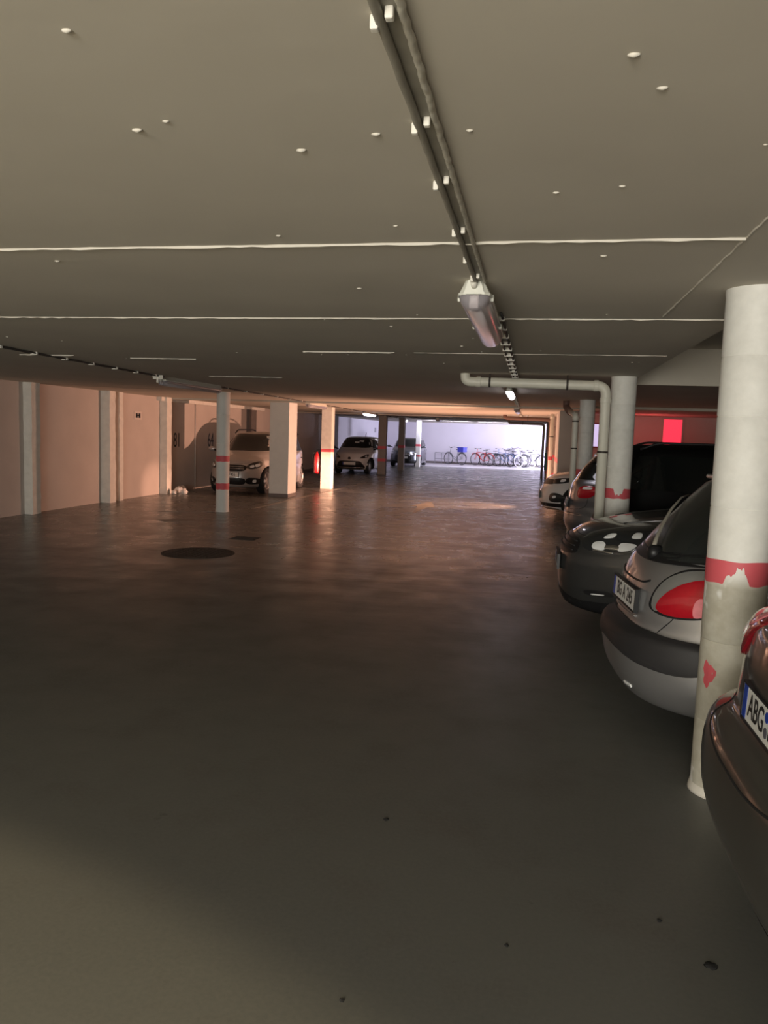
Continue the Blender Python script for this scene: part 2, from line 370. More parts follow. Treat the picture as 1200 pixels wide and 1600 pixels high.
tag(obj('wall_ledge', bm, 'white_plaster'), 'pale ledge running under the ceiling above the painted bay numbers', 'ledge')
def wall_text(body, y, z, h, lab):
    me = text_mesh(body, h * 1.38, 0.002, 0.0, 0.78)
    o = obj('bay_number', me, 'ink'); o.matrix_world = Matrix.Translation((XL + 0.004, y, z)) @ Matrix.Rotation(PI / 2, 4, 'Z') @ Matrix.Rotation(PI / 2, 4, 'X')
    tag(o, lab, 'number'); return o
wall_text('81', 17.95, 1.25, 0.36, 'black number 81 painted on the left wall beside a white pilaster')
wall_text('64', 20.0, 1.25, 0.38, 'black number 64 painted on the left wall beside the silver hatchback')
t = empty('wall_plaque', (XL, 16.0, 1.81)); tag(t, 'small pale square plaque high on the left wall', 'sign')
obj('plaque_plate', box(B(), 0, 0.012, -0.17, 0.17, -0.09, 0.09), 'sign_white', t)
bm = B(); box(bm, 0.012, 0.016, -0.10, -0.02, -0.05, 0.05); box(bm, 0.012, 0.016, 0.02, 0.10, -0.05, 0.05); box(bm, 0.012, 0.016, -0.08, 0.08, -0.01, 0.01); obj('plaque_mark', bm, 'ink', t)
for y, z, s, lab in ((39.6, 1.12, 0.13, 'small grey notice low on the lavender left wall'), (42.6, 1.75, 0.09, 'tiny grey notice high on the lavender left wall')):
    t = empty('notice', (XL, y, z)); tag(t, lab, 'sign')
    obj('notice_sheet', box(B(), 0, 0.01, -s * 2, s * 2, -s * 1.4, s * 1.4), 'bike_grey', t)

# ------------------------------------------------------------------ columns
def round_column(x, y, r, mat, lab, bands=((1.0, 1.12),), grooves=(0.35, 0.72, 1.32, 1.72, 1.98), nm='round_column', notch=None, collar=True, top=CEIL, bandmat='band_red'):
    t = empty(nm, (x, y, 0)); tag(t, lab, 'column')
    prof = [(r * 1.05, 0), (r * 1.03, 0.02), (r, 0.06)]
    for g in grooves: prof += [(r, g - 0.004), (r - 0.003, g), (r - 0.001, g + 0.003), (r + 0.0005, g + 0.006)]
    prof += [(r, top - 0.03), (r * 1.02, top - 0.012), (r * 1.02, top)]
    prof.sort(key=lambda p: p[1])
    obj('shaft', lathe(B(), prof, 48), mat, t, angle=50)
    for z0, z1 in bands:
        # painted ring, with a ragged notch scraped out of it
        bm = B(); n = 180; top_, bot = [], []
        for k in range(n):
            a = 2 * PI * k / n; zb = z0 + 0.003 * math.sin(7 * a) ; zt = z1 + 0.002 * math.sin(5 * a + 1)
            if notch:
                for (na, nw, nd, side) in notch:
                    d = abs((a - na + PI) % (2 * PI) - PI)
                    if d < nw:
                        q = (1 - (d / nw) ** 4) * (0.85 + 0.12 * math.sin(23 * a) + 0.05 * math.sin(61 * a))
                        if side > 0: zt -= nd * q
                        else: zb += nd * q
            if zb > zt - 0.002: zb = zt - 0.002
            top_.append(Vector(((r + 0.0015) * math.cos(a), (r + 0.0015) * math.sin(a), zt))); bot.append(Vector(((r + 0.0015) * math.cos(a), (r + 0.0015) * math.sin(a), zb)))
        loft(bm, [bot, top_], False, False); obj('red_band', bm, bandmat, t, smooth=True)
    return t
# angle towards the camera for the right-hand row is about -105 degrees
P1 = round_column(0.935, 3.70, 0.131, 'column_white', 'nearest white round column, red ring scraped away to bare concrete below', bands=((0.985, 1.09),), notch=((math.radians(256), 0.42, 0.060, -1), (math.radians(262), 0.14, 0.035, -1)))
bm = B(); lathe(bm, [(0.143, 0), (0.140, 0.015), (0.1335, 0.04), (0.130, 0.046)], 40); obj('mortar_foot', bm, 'ridge_paint', P1, smooth=True)
# a lick of red paint lower on the shaft
bm = B(); n = 22; cen = Vector((0, 0, 0.60)); rim = []
for k in range(n):
    a = 2 * PI * k / n; rr = 1 + 0.22 * math.sin(3 * a + 1) + 0.10 * math.sin(7 * a)
    th = math.radians(216) + 0.24 * rr * math.cos(a); z = 0.57 + 0.055 * rr * math.sin(a); rim.append(bm.verts.new((0.1325 * math.cos(th), 0.1325 * math.sin(th), z)))
c0 = bm.verts.new((0.1325 * math.cos(math.radians(216)), 0.1325 * math.sin(math.radians(216)), 0.57))
for k in range(n): bm.faces.new((c0, rim[k], rim[(k + 1) % n]))
obj('paint_smear', bm, 'band_red', P1)
P2 = round_column(0.925, 8.66, 0.131, 'column_white_b', 'second round column from the camera, its red ring notched, beside the long drain pipe', bands=((0.985, 1.09),), notch=((math.radians(268), 0.40, 0.075, 1),))
P3 = round_column(0.90, 13.85, 0.131, 'column_white_b', 'third round column from the camera, behind a cream downpipe', bands=((0.985, 1.09),))
def square_column(x0, x1, y0, y1, mats, lab, bands=((1.0, 1.11),), nm='square_column', foot=None):
    t = empty(nm, ((x0 + x1) / 2, (y0 + y1) / 2, 0)); tag(t, lab, 'column'); hx, hy = (x1 - x0) / 2, (y1 - y0) / 2
    obj('shaft', box(B(), -hx, hx, -hy, hy, 0, CEIL, 0.012), mats, t)
    for z0, z1 in bands: obj('red_band', box(B(), -hx - 0.002, hx + 0.002, -hy - 0.002, hy + 0.002, z0, z1, 0.012), 'band_red', t)
    if foot: obj('dark_foot', box(B(), -hx - 0.004, hx + 0.004, -hy - 0.004, hy + 0.004, 0, foot, 0.004), 'dark_plaster', t)
    return t
t = square_column(0.62, 1.10, 19.3, 21.9, 'grey_plaster', 'broad rectangular grey column beyond the white car, its aisle side orange', bands=())
bm = B(); box(bm, -0.2420, -0.2395, -1.29, 1.29, 1.0, 1.11); obj('red_band', bm, 'band_red', t)
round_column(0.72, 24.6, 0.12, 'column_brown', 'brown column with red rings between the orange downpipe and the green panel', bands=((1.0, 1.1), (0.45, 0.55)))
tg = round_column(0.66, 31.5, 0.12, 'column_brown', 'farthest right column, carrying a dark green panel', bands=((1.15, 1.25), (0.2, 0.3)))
obj('green_panel', box(B(), -0.16, 0.16, -0.16, -0.125, 0.35, 1.02, 0.004), 'panel_green', tg)
square_column(0.62, 0.82, 38.2, 38.5, 'far_wall_cool_tint', 'bright white column edge at the right end of the far wall', bands=())
round_column(-5.79, 14.05, 0.125, 'column_grey', 'white round column with two red rings in front of the silver hatchback', bands=((0.96, 1.07), (0.43, 0.55)), grooves=(0.8, 1.3, 1.85))
square_column(-6.10, -5.62, 17.62, 18.25, 'column_grey', 'broad rectangular grey column hiding the side of the silver hatchback', bands=(), foot=0.09)
square_column(-5.74, -5.44, 20.9, 21.2, 'white_plaster', 'square column burning white-orange in the headlight beam', bands=((1.02, 1.12),))
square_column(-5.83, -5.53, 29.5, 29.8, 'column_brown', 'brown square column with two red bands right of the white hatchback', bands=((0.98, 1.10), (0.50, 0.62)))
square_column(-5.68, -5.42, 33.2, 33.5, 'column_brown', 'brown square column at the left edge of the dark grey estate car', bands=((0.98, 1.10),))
square_column(-5.55, -5.33, 37.5, 37.75, 'column_grey', 'slim pale column with pink bands in front of the dark grey estate car', bands=((1.0, 1.12), (0.5, 0.6)))
# red extinguisher on the glowing column
t = empty('fire_extinguisher', (-5.86, 20.95, 0.42)); tag(t, 'red fire extinguisher hanging on the left of the glowing column', 'extinguisher')
obj('cylinder_body', lathe(B(), [(0.055, 0), (0.075, 0.02), (0.08, 0.06), (0.08, 0.46), (0.06, 0.53), (0.03, 0.56), (0.03, 0.60)], 20), 'extinguisher_red', t, smooth=True)
bm = B(); box(bm, -0.02, 0.07, -0.015, 0.015, 0.60, 0.63, 0.004); box(bm, -0.02, 0.08, -0.012, 0.012, 0.65, 0.665, 0.003); obj('handle', bm, 'trim_black', t)
bm = B(); tube(bm, bend([(0, 0, 0.61), (-0.10, 0, 0.60), (-0.11, 0, 0.25)], 0.06), 0.012, 8); obj('hose', bm, 'trim_black', t, smooth=True)
obj('bracket', box(B(), 0.06, 0.125, -0.03, 0.03, 0.30, 0.34), 'iron', t)

# ------------------------------------------------------------------ drain pipes
def drain(path, r, lab, mat='pipe_cream', collars=(), clamps=(), hangers=(), r_b=0.12, stub=None):
    t = empty('drain_pipe', path[0]); tag(t, lab, 'pipe'); o = Vector(path[0])
    P = [Vector(p) - o for p in path]
    bm = B(); tube(bm, bend(P, r_b), r, 18); obj('pipe_run', bm, mat, t, smooth=True)
    def ring(seg, f, rr, ln, nm, mt):
        a, b = P[seg], P[seg + 1]; c = a.lerp(b, f); d = (b - a).normalized() * ln / 2
        bm = B(); tube(bm, [c - d, c - d * 0.9, c + d * 0.9, c + d], [r * 1.001, rr, rr, r * 1.001], 18); obj(nm, bm, mt, t, smooth=False)
    for s, f in collars: ring(s, f, r * 1.13, 0.05, 'collar', mat)
    for s, f in clamps: ring(s, f, r * 1.09, 0.022, 'clamp', 'iron')
    for s, f in hangers:
        c = P[s].lerp(P[s + 1], f); ring(s, f, r * 1.09, 0.022, 'clamp', 'iron')
        bm = B(); tube(bm, [c + Vector((0, 0, r)), Vector((c.x, c.y, CEIL - o.z))], 0.008, 6); obj('hanger_rod', bm, 'iron', t)
    return t
drain([(-0.75, 8.55, 2.32), (-0.75, 8.55, 2.185), (0.735, 8.55, 2.165), (0.735, 8.55, 0.0)], 0.052, 'long cream drain pipe under the ceiling turning down beside the second column',
      collars=((1, 0.10), (1, 0.93), (2, 0.07)), clamps=((2, 0.32), ), hangers=((1, 0.18), (1, 0.73)), r_b=0.10)
drain([(0.60, 14.2, 2.10), (0.70, 13.65, 2.00), (0.70, 13.55, 0.0)], 0.050, 'cream downpipe in front of the third round column', collars=((1, 0.02),), clamps=((1, 0.05), (1, 0.28)), r_b=0.08)
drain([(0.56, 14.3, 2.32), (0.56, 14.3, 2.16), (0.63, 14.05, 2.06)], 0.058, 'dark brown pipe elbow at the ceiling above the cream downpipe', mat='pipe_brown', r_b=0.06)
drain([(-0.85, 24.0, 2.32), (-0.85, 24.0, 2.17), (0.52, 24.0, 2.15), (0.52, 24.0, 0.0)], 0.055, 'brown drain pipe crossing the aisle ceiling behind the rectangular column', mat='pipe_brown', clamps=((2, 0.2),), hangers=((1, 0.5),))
dp = drain([(0.51, 22.0, 2.26), (0.51, 22.0, 0.0)], 0.055, 'straight downpipe lit orange beside the rectangular column', clamps=((0, 0.27),), collars=((0, 0.04),))
obj('red_band', lathe(B(), [(0.0565, -1.26), (0.0565, -1.16)], 18), 'band_red', dp)
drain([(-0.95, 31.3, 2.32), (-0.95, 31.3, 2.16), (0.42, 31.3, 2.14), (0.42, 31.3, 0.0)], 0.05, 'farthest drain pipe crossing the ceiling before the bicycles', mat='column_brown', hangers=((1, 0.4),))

# ------------------------------------------------------------------ ceiling wiring
t = empty('cable_conduit', (-0.25, 1.0, CEIL)); tag(t, 'twin conduits running along the ceiling to the near unlit lamp', 'conduit')
def wob(x, y0, y1, z, amp=0.004, n=60): return [Vector((x + random.uniform(-amp, amp) * 0.5, y0 + (y1 - y0) * k / n, z + random.uniform(-amp, amp) * 0.3)) for k in range(n + 1)]
bm = B(); tube(bm, wob(-0.023, 0, 2.45, -0.012, 0.002), 0.009, 8); obj('conduit_tube', bm, 'conduit', t, smooth=True)
bm = B(); tube(bm, wob(0.016, 0, 2.45, -0.009, 0.0035, 200), 0.0075, 8); obj('conduit_tube', bm, 'conduit_light', t, smooth=True)
bm = B(); box(bm, -0.02, 0.014, 0.0, 2.45, -0.006, 0.0); obj('backing_strip', bm, 'conduit', t)
cl = B(); box(cl, -0.037, -0.023, -0.008, 0.008, -0.024, 0.0, 0.003); clm = obj('cable_clip', cl, 'clip_white', t); clm.location = (-0.004, 0.30, 0)
for y, x in ((0.27, 0.026), (0.74, -0.004), (0.70, 0.028), (1.13, -0.006), (1.08, 0.028), (1.62, -0.006), (1.58, 0.027), (2.02, -0.004), (2.30, 0.026), (2.36, -0.004)):
    c = clm.copy(); C.objects.link(c); c.location = (x, y, 0)
def fluorescent(x, y0, y1, lab, lit, wd=0.075, big=False):
    t = empty('fluorescent_light', (x, y0, CEIL)); tag(t, lab, 'light', 'fluorescent ceiling lights'); L = y1 - y0
    def prof(half, ztop, zbot, y, squeeze=1.0):
        pts = []
        for k in range(14):
            a = PI * k / 13; pts.append(Vector((math.cos(a) * half * squeeze, y, ztop - math.sin(a) * (ztop - zbot) * squeeze)))
        return pts
    # housing against the ceiling
    bm = B(); rings = []
    for y, s in ((0.0, 0.6), (0.02, 0.9), (0.06, 1.0), (L - 0.06, 1.0), (L - 0.02, 0.9), (L, 0.6)):
        rings.append([Vector((-wd * 0.62 * s, y, -0.0)), Vector((-wd * s, y, -0.050)), Vector((-wd * 1.08 * s, y, -0.052)), Vector((-wd * 1.08 * s, y, -0.062)), Vector((wd * 1.08 * s, y, -0.062)), Vector((wd * 1.08 * s, y, -0.052)), Vector((wd * s, y, -0.050)), Vector((wd * 0.62 * s, y, 0.0))])
    loft(bm, rings); obj('housing', bm, 'fixture_body', t)
    bm = B(); rings = []
    for y, s in ((0.0, 0.5), (0.012, 0.8), (0.035, 0.96), (0.07, 1.0), (L - 0.07, 1.0), (L - 0.035, 0.96), (L - 0.012, 0.8), (L, 0.5)): rings.append(prof(wd * 0.98, -0.060, -0.060 - wd * 0.95, y, s))
    loft(bm, rings); obj('diffuser', bm, 'tube_lit' if lit else 'diffuser', t, smooth=True)
    if not lit:
        bm = B(); tube(bm, [(0.0, 0.05, -0.088), (0.0, L - 0.05, -0.088)], 0.016, 14); obj('lamp_tube', bm, 'tube_off', t, smooth=True)
        for ya in (0.025, L - 0.055): obj('lamp_holder', box(B(), -0.02, 0.02, ya, ya + 0.03, -0.115, -0.06, 0.006), 'clip_white', t)
        for k in range(2 if big else 0):
            for s in (-1, 1):
                bm = B(); box(bm, s * wd * 1.02 - 0.009, s * wd * 1.02 + 0.009, 0.10 + k * 0.9, 0.135 + k * 0.9, -0.075, -0.045, 0.003); obj('latch', bm, 'fixture_body', t)
    bm = B(); tube(bm, [(0, -0.05, -0.02), (0, 0.03, -0.03)], 0.013, 10); obj('cable_gland', bm, 'clip_white', t, smooth=True)
    return t
fluorescent(-0.28, 3.45, 4.95, 'unlit tube light with a clear cover, closest to the camera, on the aisle ceiling', False, 0.070, True)
def tray(x, y0, y1, lab, clips, x1=None, mat='tray_dark', w_=0.022):
    t = empty('cable_tray', (x, y0, CEIL)); tag(t, lab, 'cable'); n = int((y1 - y0) / 0.1) + 2; dx = 0 if x1 is None else x1 - x
    for s in (-1, 1):
        bm = B(); P = [Vector((s * w_ + dx * k / n + random.uniform(-0.004, 0.004), (y1 - y0) * k / n, -0.012 + random.uniform(-0.003, 0.003))) for k in range(n + 1)]
        tube(bm, P, 0.0085, 6); obj('cable', bm, mat, t, smooth=True)
    c0 = None
    for q in range(clips):
        f = (q + 0.5) / clips
        if c0 is None: c0 = obj('cable_clip', box(B(), -0.035, 0.035, -0.012, 0.012, -0.026, 0.0, 0.003), 'clip_white', t); c = c0
        else: c = c0.copy(); C.objects.link(c)
        c.location = (dx * f, (y1 - y0) * f, 0)
tray(-0.22, 4.3, 10.5, 'dark twin cables behind the nearest tube light, running to the drain pipe', 16)
tray(-0.33, 12.4, 17.6, 'dark cables between the second and third lights over the aisle', 9)
tray(-0.37, 19.0, 24.0, 'dark cables beyond the third light over the aisle', 6)
fluorescent(-0.34, 10.7, 12.2, 'pale tube light over the aisle just beyond the long drain pipe', True, 0.05)
fluorescent(-0.37, 17.5, 19.0, 'small distant tube light over the aisle, above the rectangular column level', False, 0.07)
fluorescent(-0.38, 24.5, 25.5, 'most distant lamp over the aisle, a bright dot before the crossing pipe', True, 0.06)
tray(-4.70, 6.0, 9.9, 'dark cables on the left ceiling, in front of the first left lamp', 7, -4.95)
fluorescent(-4.98, 9.9, 11.9, 'unlit dark tube light on the left ceiling, nearest of the left row', False, 0.07)
tray(-5.03, 11.9, 17.5, 'dark cables on the left ceiling between the first and second left lamps', 6, -5.18)
fluorescent(-5.20, 17.7, 19.2, 'unlit grey tube light above the rectangular left column', False, 0.08)
tray(-5.24, 19.2, 25.0, 'dark cables on the left ceiling before the lit lamp above the white hatchback', 4, -5.40)
fluorescent(-5.42, 25.0, 26.6, 'lit tube light on the ceiling above the white hatchback', True, 0.07)
tray(-5.46, 26.6, 33.8, 'dark cables on the far left ceiling between the two lit lamps', 4, -5.70)
fluorescent(-5.74, 34.0, 35.6, 'lit tube light on the ceiling above the dark grey estate car', True, 0.08)
tray(-5.6, 29.0, 38.0, 'dark cable slanting over the far ceiling towards the bicycles', 4, -2.2)
fluorescent(-3.75, 31.0, 32.0, 'greenish unlit lamp alone on the far ceiling left of the bicycles', False, 0.10)
# junction boxes
bm = B(); lathe(bm, [(0.05, -0.06), (0.055, -0.05), (0.055, 0)], 16); o = obj('junction_box', bm, 'tray_dark'); o.location = (-2.2, 38.0, CEIL); tag(o, 'dark ceiling junction box before the bicycles', 'junction box')
t = empty('ceiling_hook', (-4.93, 9.72, CEIL)); tag(t, 'small white cross-shaped fitting at the end of the unlit left lamp', 'fitting')
obj('fitting_plate', box(B(), -0.07, 0.07, -0.012, 0.012, -0.055, 0, 0.004), 'clip_white', t); obj('fitting_arm', box(B(), -0.014, 0.014, -0.02, 0.02, -0.10, -0.02, 0.004), 'clip_white', t)

# ------------------------------------------------------------------ floor fittings and marks
t = empty('manhole_cover', (-4.12, 9.22, 0)); tag(t, 'round dark iron manhole cover set in the floor', 'manhole')
obj('rim', lathe(B(), [(0.46, 0.0), (0.46, 0.004), (0.43, 0.005), (0.425, 0.001)], 48), 'iron', t)
bm = B(); lathe(bm, [(0.42, 0.0), (0.42, 0.006)], 48)
for i in range(-5, 6):
    for j in range(-5, 6):
        if (i * i + j * j) < 26: box(bm, i * 0.075 - 0.02, i * 0.075 + 0.02, j * 0.075 - 0.02, j * 0.075 + 0.02, 0.005, 0.010)
obj('lid', bm, 'iron', t)
t = empty('floor_drain', (-4.06, 10.72, 0)); tag(t, 'small rectangular iron floor drain behind the manhole cover', 'drain')
bm = B(); box(bm, -0.19, 0.19, -0.16, 0.16, 0, 0.003)
for i in range(9): box(bm, -0.17, 0.17, -0.14 + i * 0.033, -0.125 + i * 0.033, 0.003, 0.008)
obj('grate', bm, 'iron', t)
plain('line_paint', (0.24, 0.22, 0.19), 0.5, noise=0.5, nscale=8)
def marking(pts, lab, nm='floor_line'):
    bm = B(); a = [bm.verts.new((x, y, 0.0)) for x, y in pts]; f = bm.faces.new(a); r = bmesh.ops.extrude_face_region(bm, geom=[f])
    for v in r['geom']:
        if isinstance(v, bmesh.types.BMVert): v.co.z = 0.003
    tag(obj(nm, bm, 'line_paint'), lab, 'marking')
marking([(-2.32, 15.6), (-2.28, 15.6), (-2.22, 17.0), (-2.02, 16.95), (-2.30, 18.4), (-2.62, 17.1), (-2.44, 17.05)], 'faded white direction arrow painted on the aisle floor', 'floor_arrow')
marking([(-5.50, 14.9), (-5.44, 14.9), (-5.16, 24.0), (-5.22, 24.0)], 'faded white bay line along the left columns')
marking([(-6.9, 13.5), (-6.8, 13.45), (-5.9, 13.9), (-5.95, 13.96)], 'faded bay line at the foot of the two-ringed left column')
marking([(-6.25, 12.3), (-6.0, 12.1), (-5.55, 12.35), (-5.75, 12.7)], 'worn pale paint patch on the floor beyond the manhole cover', 'paint_patch')
bm = B()
for x, y, s in ((-0.52, 3.05, 0.012), (0.0, 2.35, 0.008), (-0.45, 2.0, 0.008), (0.62, 2.4, 0.02), (0.5, 2.6, 0.01)):
    r = bmesh.ops.create_icosphere(bm, subdivisions=2, radius=1)
    for v in r['verts']: v.co = Vector((x + v.co.x * s * random.uniform(0.6, 1.3), y + v.co.y * s * random.uniform(0.6, 1.3), max(0, v.co.z) * 0.004))
o = obj('floor_grit', bm, 'grit'); tag(o, 'dark specks of grit on the near floor', 'grit', kind='stuff')
# crumpled bags in the corner left of the silver hatchback
for k, (x, y, s, lab) in enumerate(((-8.30, 17.45, 0.10, 'largest crumpled white bag on the floor left of the silver hatchback'), (-8.27, 17.13, 0.06, 'small white bag on the floor nearest the pilaster'), (-8.05, 17.2, 0.08, 'shiny white bag by the front wheel of the silver hatchback'), (-8.40, 17.85, 0.09, 'white bag standing against the wall under the number 81'))):
    bm = B(); r = bmesh.ops.create_icosphere(bm, subdivisions=3, radius=1)
    for v in r['verts']:
        q = 1 + 0.25 * math.sin(v.co.x * 7 + k) * math.sin(v.co.y * 6 + 2 * k) + 0.12 * math.sin(v.co.z * 13 + k); v.co = Vector((v.co.x * q * s, v.co.y * q * s * 0.8, max(v.co.z * q * s * 0.9 + s * 0.75, 0)))
    o = obj('plastic_bag', bm, 'bag_white', smooth=True); o.location = (x, y, 0); tag(o, lab, 'bag', 'bags beside the silver hatchback')

# ------------------------------------------------------------------ cars
def crom(rows, sub):
    n = len(rows); out = []
    for i in range(n - 1):
        p0, p1, p2, p3 = rows[max(i - 1, 0)], rows[i], rows[i + 1], rows[min(i + 2, n - 1)]
        for k in range(sub):
            t = k / sub; t2, t3 = t * t, t * t * t
            out.append(tuple(0.5 * ((2 * b) + (-a + c) * t + (2 * a - 5 * b + 4 * c - d) * t2 + (-a + 3 * b - 3 * c + d) * t3) for a, b, c, d in zip(p0, p1, p2, p3)))
    out.append(tuple(rows[-1])); return out
def slice_ring(z, xf, xr, w_, nf, nr, Q=30, corner=None):
    xc = (xf + xr) / 2; a = (xf - xc); pts = []
    def quad(n_):
        S = 160; p = []
        for k in range(S + 1):
            th = PI / 2 * k / S; c, s = math.cos(th), math.sin(th)
            cl_ = a if corner is None else min(a, corner)
            p.append(((a - cl_) * min(1.0, (S - k) / 10.0) + cl_ * max(c, 0) ** (2 / n_), w_ * max(s, 0) ** (2 / n_)))
        d = [0]
        for i in range(S): d.append(d[-1] + math.hypot(p[i + 1][0] - p[i][0], p[i + 1][1] - p[i][1]))
        out = []; j = 0
        for q in range(Q):
            tq = d[-1] * q / Q
            while d[j + 1] < tq: j += 1
            f = (tq - d[j]) / max(d[j + 1] - d[j], 1e-9); out.append((p[j][0] + (p[j + 1][0] - p[j][0]) * f, p[j][1] + (p[j + 1][1] - p[j][1]) * f))
        return out, p[-1]
    qf, _ = quad(nf); qr, _ = quad(nr)
    r = [(xc + x, y) for x, y in qf]                                             # +x to +y
    r += [(xc, w_)] + [(xc - x, y) for x, y in qr[:0:-1]]                         # +y to -x
    r += [(xc - a, 0)] + [(xc - x, -y) for x, y in qr[1:]]
    r += [(xc, -w_)] + [(xc + x, -y) for x, y in qf[:0:-1]]
    return [Vector((x, y, z)) for x, y in r]

class Car:
    def __init__(s, name, label, loc, rz, rows, paint, wheels, wr, W, scale=1.0, rim='alloy', spokes=7, track=None, corner=None):
        s.root = empty(name, (loc[0], loc[1], 0), rz); tag(s.root, label, 'car'); s.scale = scale
        s.root.scale = (scale,) * 3
        s.W = W; s.rows = rows
        bm = B(); R = [slice_ring(*r, corner=corner) for r in crom(rows, 6)]
        loft(bm, R)
        me = bpy.data.meshes.new('body'); bmesh.ops.recalc_face_normals(bm, faces=bm.faces[:])
        bm.to_mesh(me); 
        s.bvh = BVHTree.FromBMesh(bm); bm.free()
        me.materials.append(M[paint]); me.materials.append(M['gap_black'])
        # wheel housings
        tmp = bpy.data.objects.new('tmp', me); C.objects.link(tmp); cb_ = B()
        for wx in wheels:
            for sd in (-1, 1):
                bmesh.ops.create_cone(cb_, cap_ends=True, segments=36, radius1=wr * 1.12, radius2=wr * 1.12, depth=0.5, matrix=Matrix.Translation((wx, sd * (W - 0.05), wr * 1.02)) @ Matrix.Rotation(PI / 2, 4, 'X'))
        cm = bpy.data.meshes.new('cut'); cb_.to_mesh(cm); cb_.free(); cm.materials.append(M['gap_black'])
        cut = bpy.data.objects.new('cut', cm); C.objects.link(cut)
        mo = tmp.modifiers.new('b', 'BOOLEAN'); mo.object = cut; mo.operation = 'DIFFERENCE'; mo.solver = 'EXACT'; mo.material_mode = 'TRANSFER'
        dg = bpy.context.evaluated_depsgraph_get(); me2 = bpy.data.meshes.new_from_object(tmp.evaluated_get(dg))
        bpy.data.objects.remove(tmp); bpy.data.objects.remove(cut)
        for p in me2.polygons: p.use_smooth = True
        me2.set_sharp_from_angle(angle=math.radians(35))
        s.body = bpy.data.objects.new('body', me2); C.objects.link(s.body); s.body.parent = s.root
        tr = (W - 0.125) if track is None else track
        wm, rm = wheel_meshes(wr, spokes)
        for wx in wheels:
            for sd in (-1, 1):
                yy = min(tr, abs(s.hit(90, -wx, wr * 2.35)[0].y) - 0.125)
                wo = obj('wheel', wm, 'rubber', s.root, angle=40); wo.location = (wx, sd * yy, wr); wo.rotation_euler = (0, 0, 0 if sd > 0 else PI)
                ro = obj('rim', rm, rim, wo, angle=40)
    # rays: mode is an angle in degrees (0 front, 90 left, 180 rear, 270 right), 'top', or ('wrap', x0)
    def hit(s, mode, u, v):
        if mode == 'top': o, d = Vector((u, v, 4)), Vector((0, 0, -1))
        elif isinstance(mode, tuple):
            a = math.radians(u); dd = Vector((math.cos(a), math.sin(a), 0)); o, d = Vector((mode[1], 0, v)) + dd * 4, -dd
        else:
            a = math.radians(mode); dd = Vector((math.cos(a), math.sin(a), 0)); o = dd * 6 + Vector((-math.sin(a), math.cos(a), 0)) * u + Vector((0, 0, v)); d = -dd
        h, nn, _, _ = s.bvh.ray_cast(o, d)
        if h is None:
            h, nn, _, _ = s.bvh.find_nearest(o + d * 5.0)
        return h, nn
    def patch(s, name, outline, mode, mat, off=0.004, bulge=0.0, rim=0.02, parent=None, rings=7, step=0.03, smooth_in=True, both=False, sharp=False):
        """a panel, lens or window: outline in view coordinates, draped on the body with its own thickness"""
        res = []
        for flip in ((False, True) if both else (False,)):
            pts = outline if sharp else [tuple(p[:2]) for p in crom_closed(outline, 5)]
            if flip:
                if mode == 'top': pts = [(u, -v) for u, v in pts][::-1]; md = mode
                elif isinstance(mode, tuple): pts = [(-u, v) for u, v in pts][::-1]; md = mode
                else: pts = [(-u, v) for u, v in pts][::-1]; md = -mode
            else: md = mode
            dense = []; sc_ = 0.012 if isinstance(md, tuple) else 1.0
            for i in range(len(pts)):
                a, b = pts[i], pts[(i + 1) % len(pts)]; n_ = max(1, int(math.hypot((b[0] - a[0]) * sc_, b[1] - a[1]) / step))
                dense += [(a[0] + (b[0] - a[0]) * k / n_, a[1] + (b[1] - a[1]) * k / n_) for k in range(n_)]
            cu = sum(p[0] for p in dense) / len(dense); cv = sum(p[1] for p in dense) / len(dense)
            bm = B(); RR = []
            for i in range(1, rings + 1):
                t = i / rings; ring = []
                for u, v in dense:
                    h, nn = s.hit(md, cu + (u - cu) * t, cv + (v - cv) * t); ring.append(h + nn * (off + bulge * (1 - t ** 4)))
                RR.append(ring)
            skirt = []
            for u, v in dense:
                h, nn = s.hit(md, u, v); skirt.append(h - nn * rim)
            RR.append(skirt)
            h, nn = s.hit(md, cu, cv); c = bm.verts.new(h + nn * (off + bulge))
            V = [[bm.verts.new(p) for p in r] for r in RR]; n_ = len(dense)
            for j in range(n_): bm.faces.new((c, V[0][j], V[0][(j + 1) % n_]))
            for i in range(len(V) - 1):
                for j in range(n_): bm.faces.new((V[i][j], V[i + 1][j], V[i + 1][(j + 1) % n_], V[i][(j + 1) % n_]))
            res.append(obj(name, bm, mat, parent or s.root, angle=50))
        return res[0] if not both else res
    def seam(s, pts, mode, w_=0.006, name='panel_gap', mat='gap_black', both=False, off=0.0012, closed=False, smooth=True, thick=0.0):
        for flip in ((False, True) if both else (False,)):
            P = pts if not smooth else [p[:2] for p in (crom_closed(pts, 6) if closed else crom(pts, 6))]
            md = mode
            if flip:
                if mode == 'top': P = [(u, -v) for u, v in P]
                elif isinstance(mode, tuple): P = [(-u, v) for u, v in P]
                else: P = [(-u, v) for u, v in P]; md = -mode
            H = [s.hit(md, u, v) for u, v in P]; n_ = len(H); rings = []
            for i in range(n_):
                a = H[(i - 1) % n_ if closed else max(i - 1, 0)][0]; b = H[(i + 1) % n_ if closed else min(i + 1, n_ - 1)][0]; h, nn = H[i]
                sd = (b - a).cross(nn)
                if sd.length < 1e-7: sd = Vector((0, 0, 1))
                sd.normalize(); rings.append([h + sd * w_ / 2 - nn * 0.003, h + sd * w_ / 2 + nn * (off + thick * 0.6), h + nn * (off + thick), h - sd * w_ / 2 + nn * (off + thick * 0.6), h - sd * w_ / 2 - nn * 0.003])
            bm = B(); loft(bm, rings, closed=closed); obj(name, bm, mat, s.root, smooth=True)
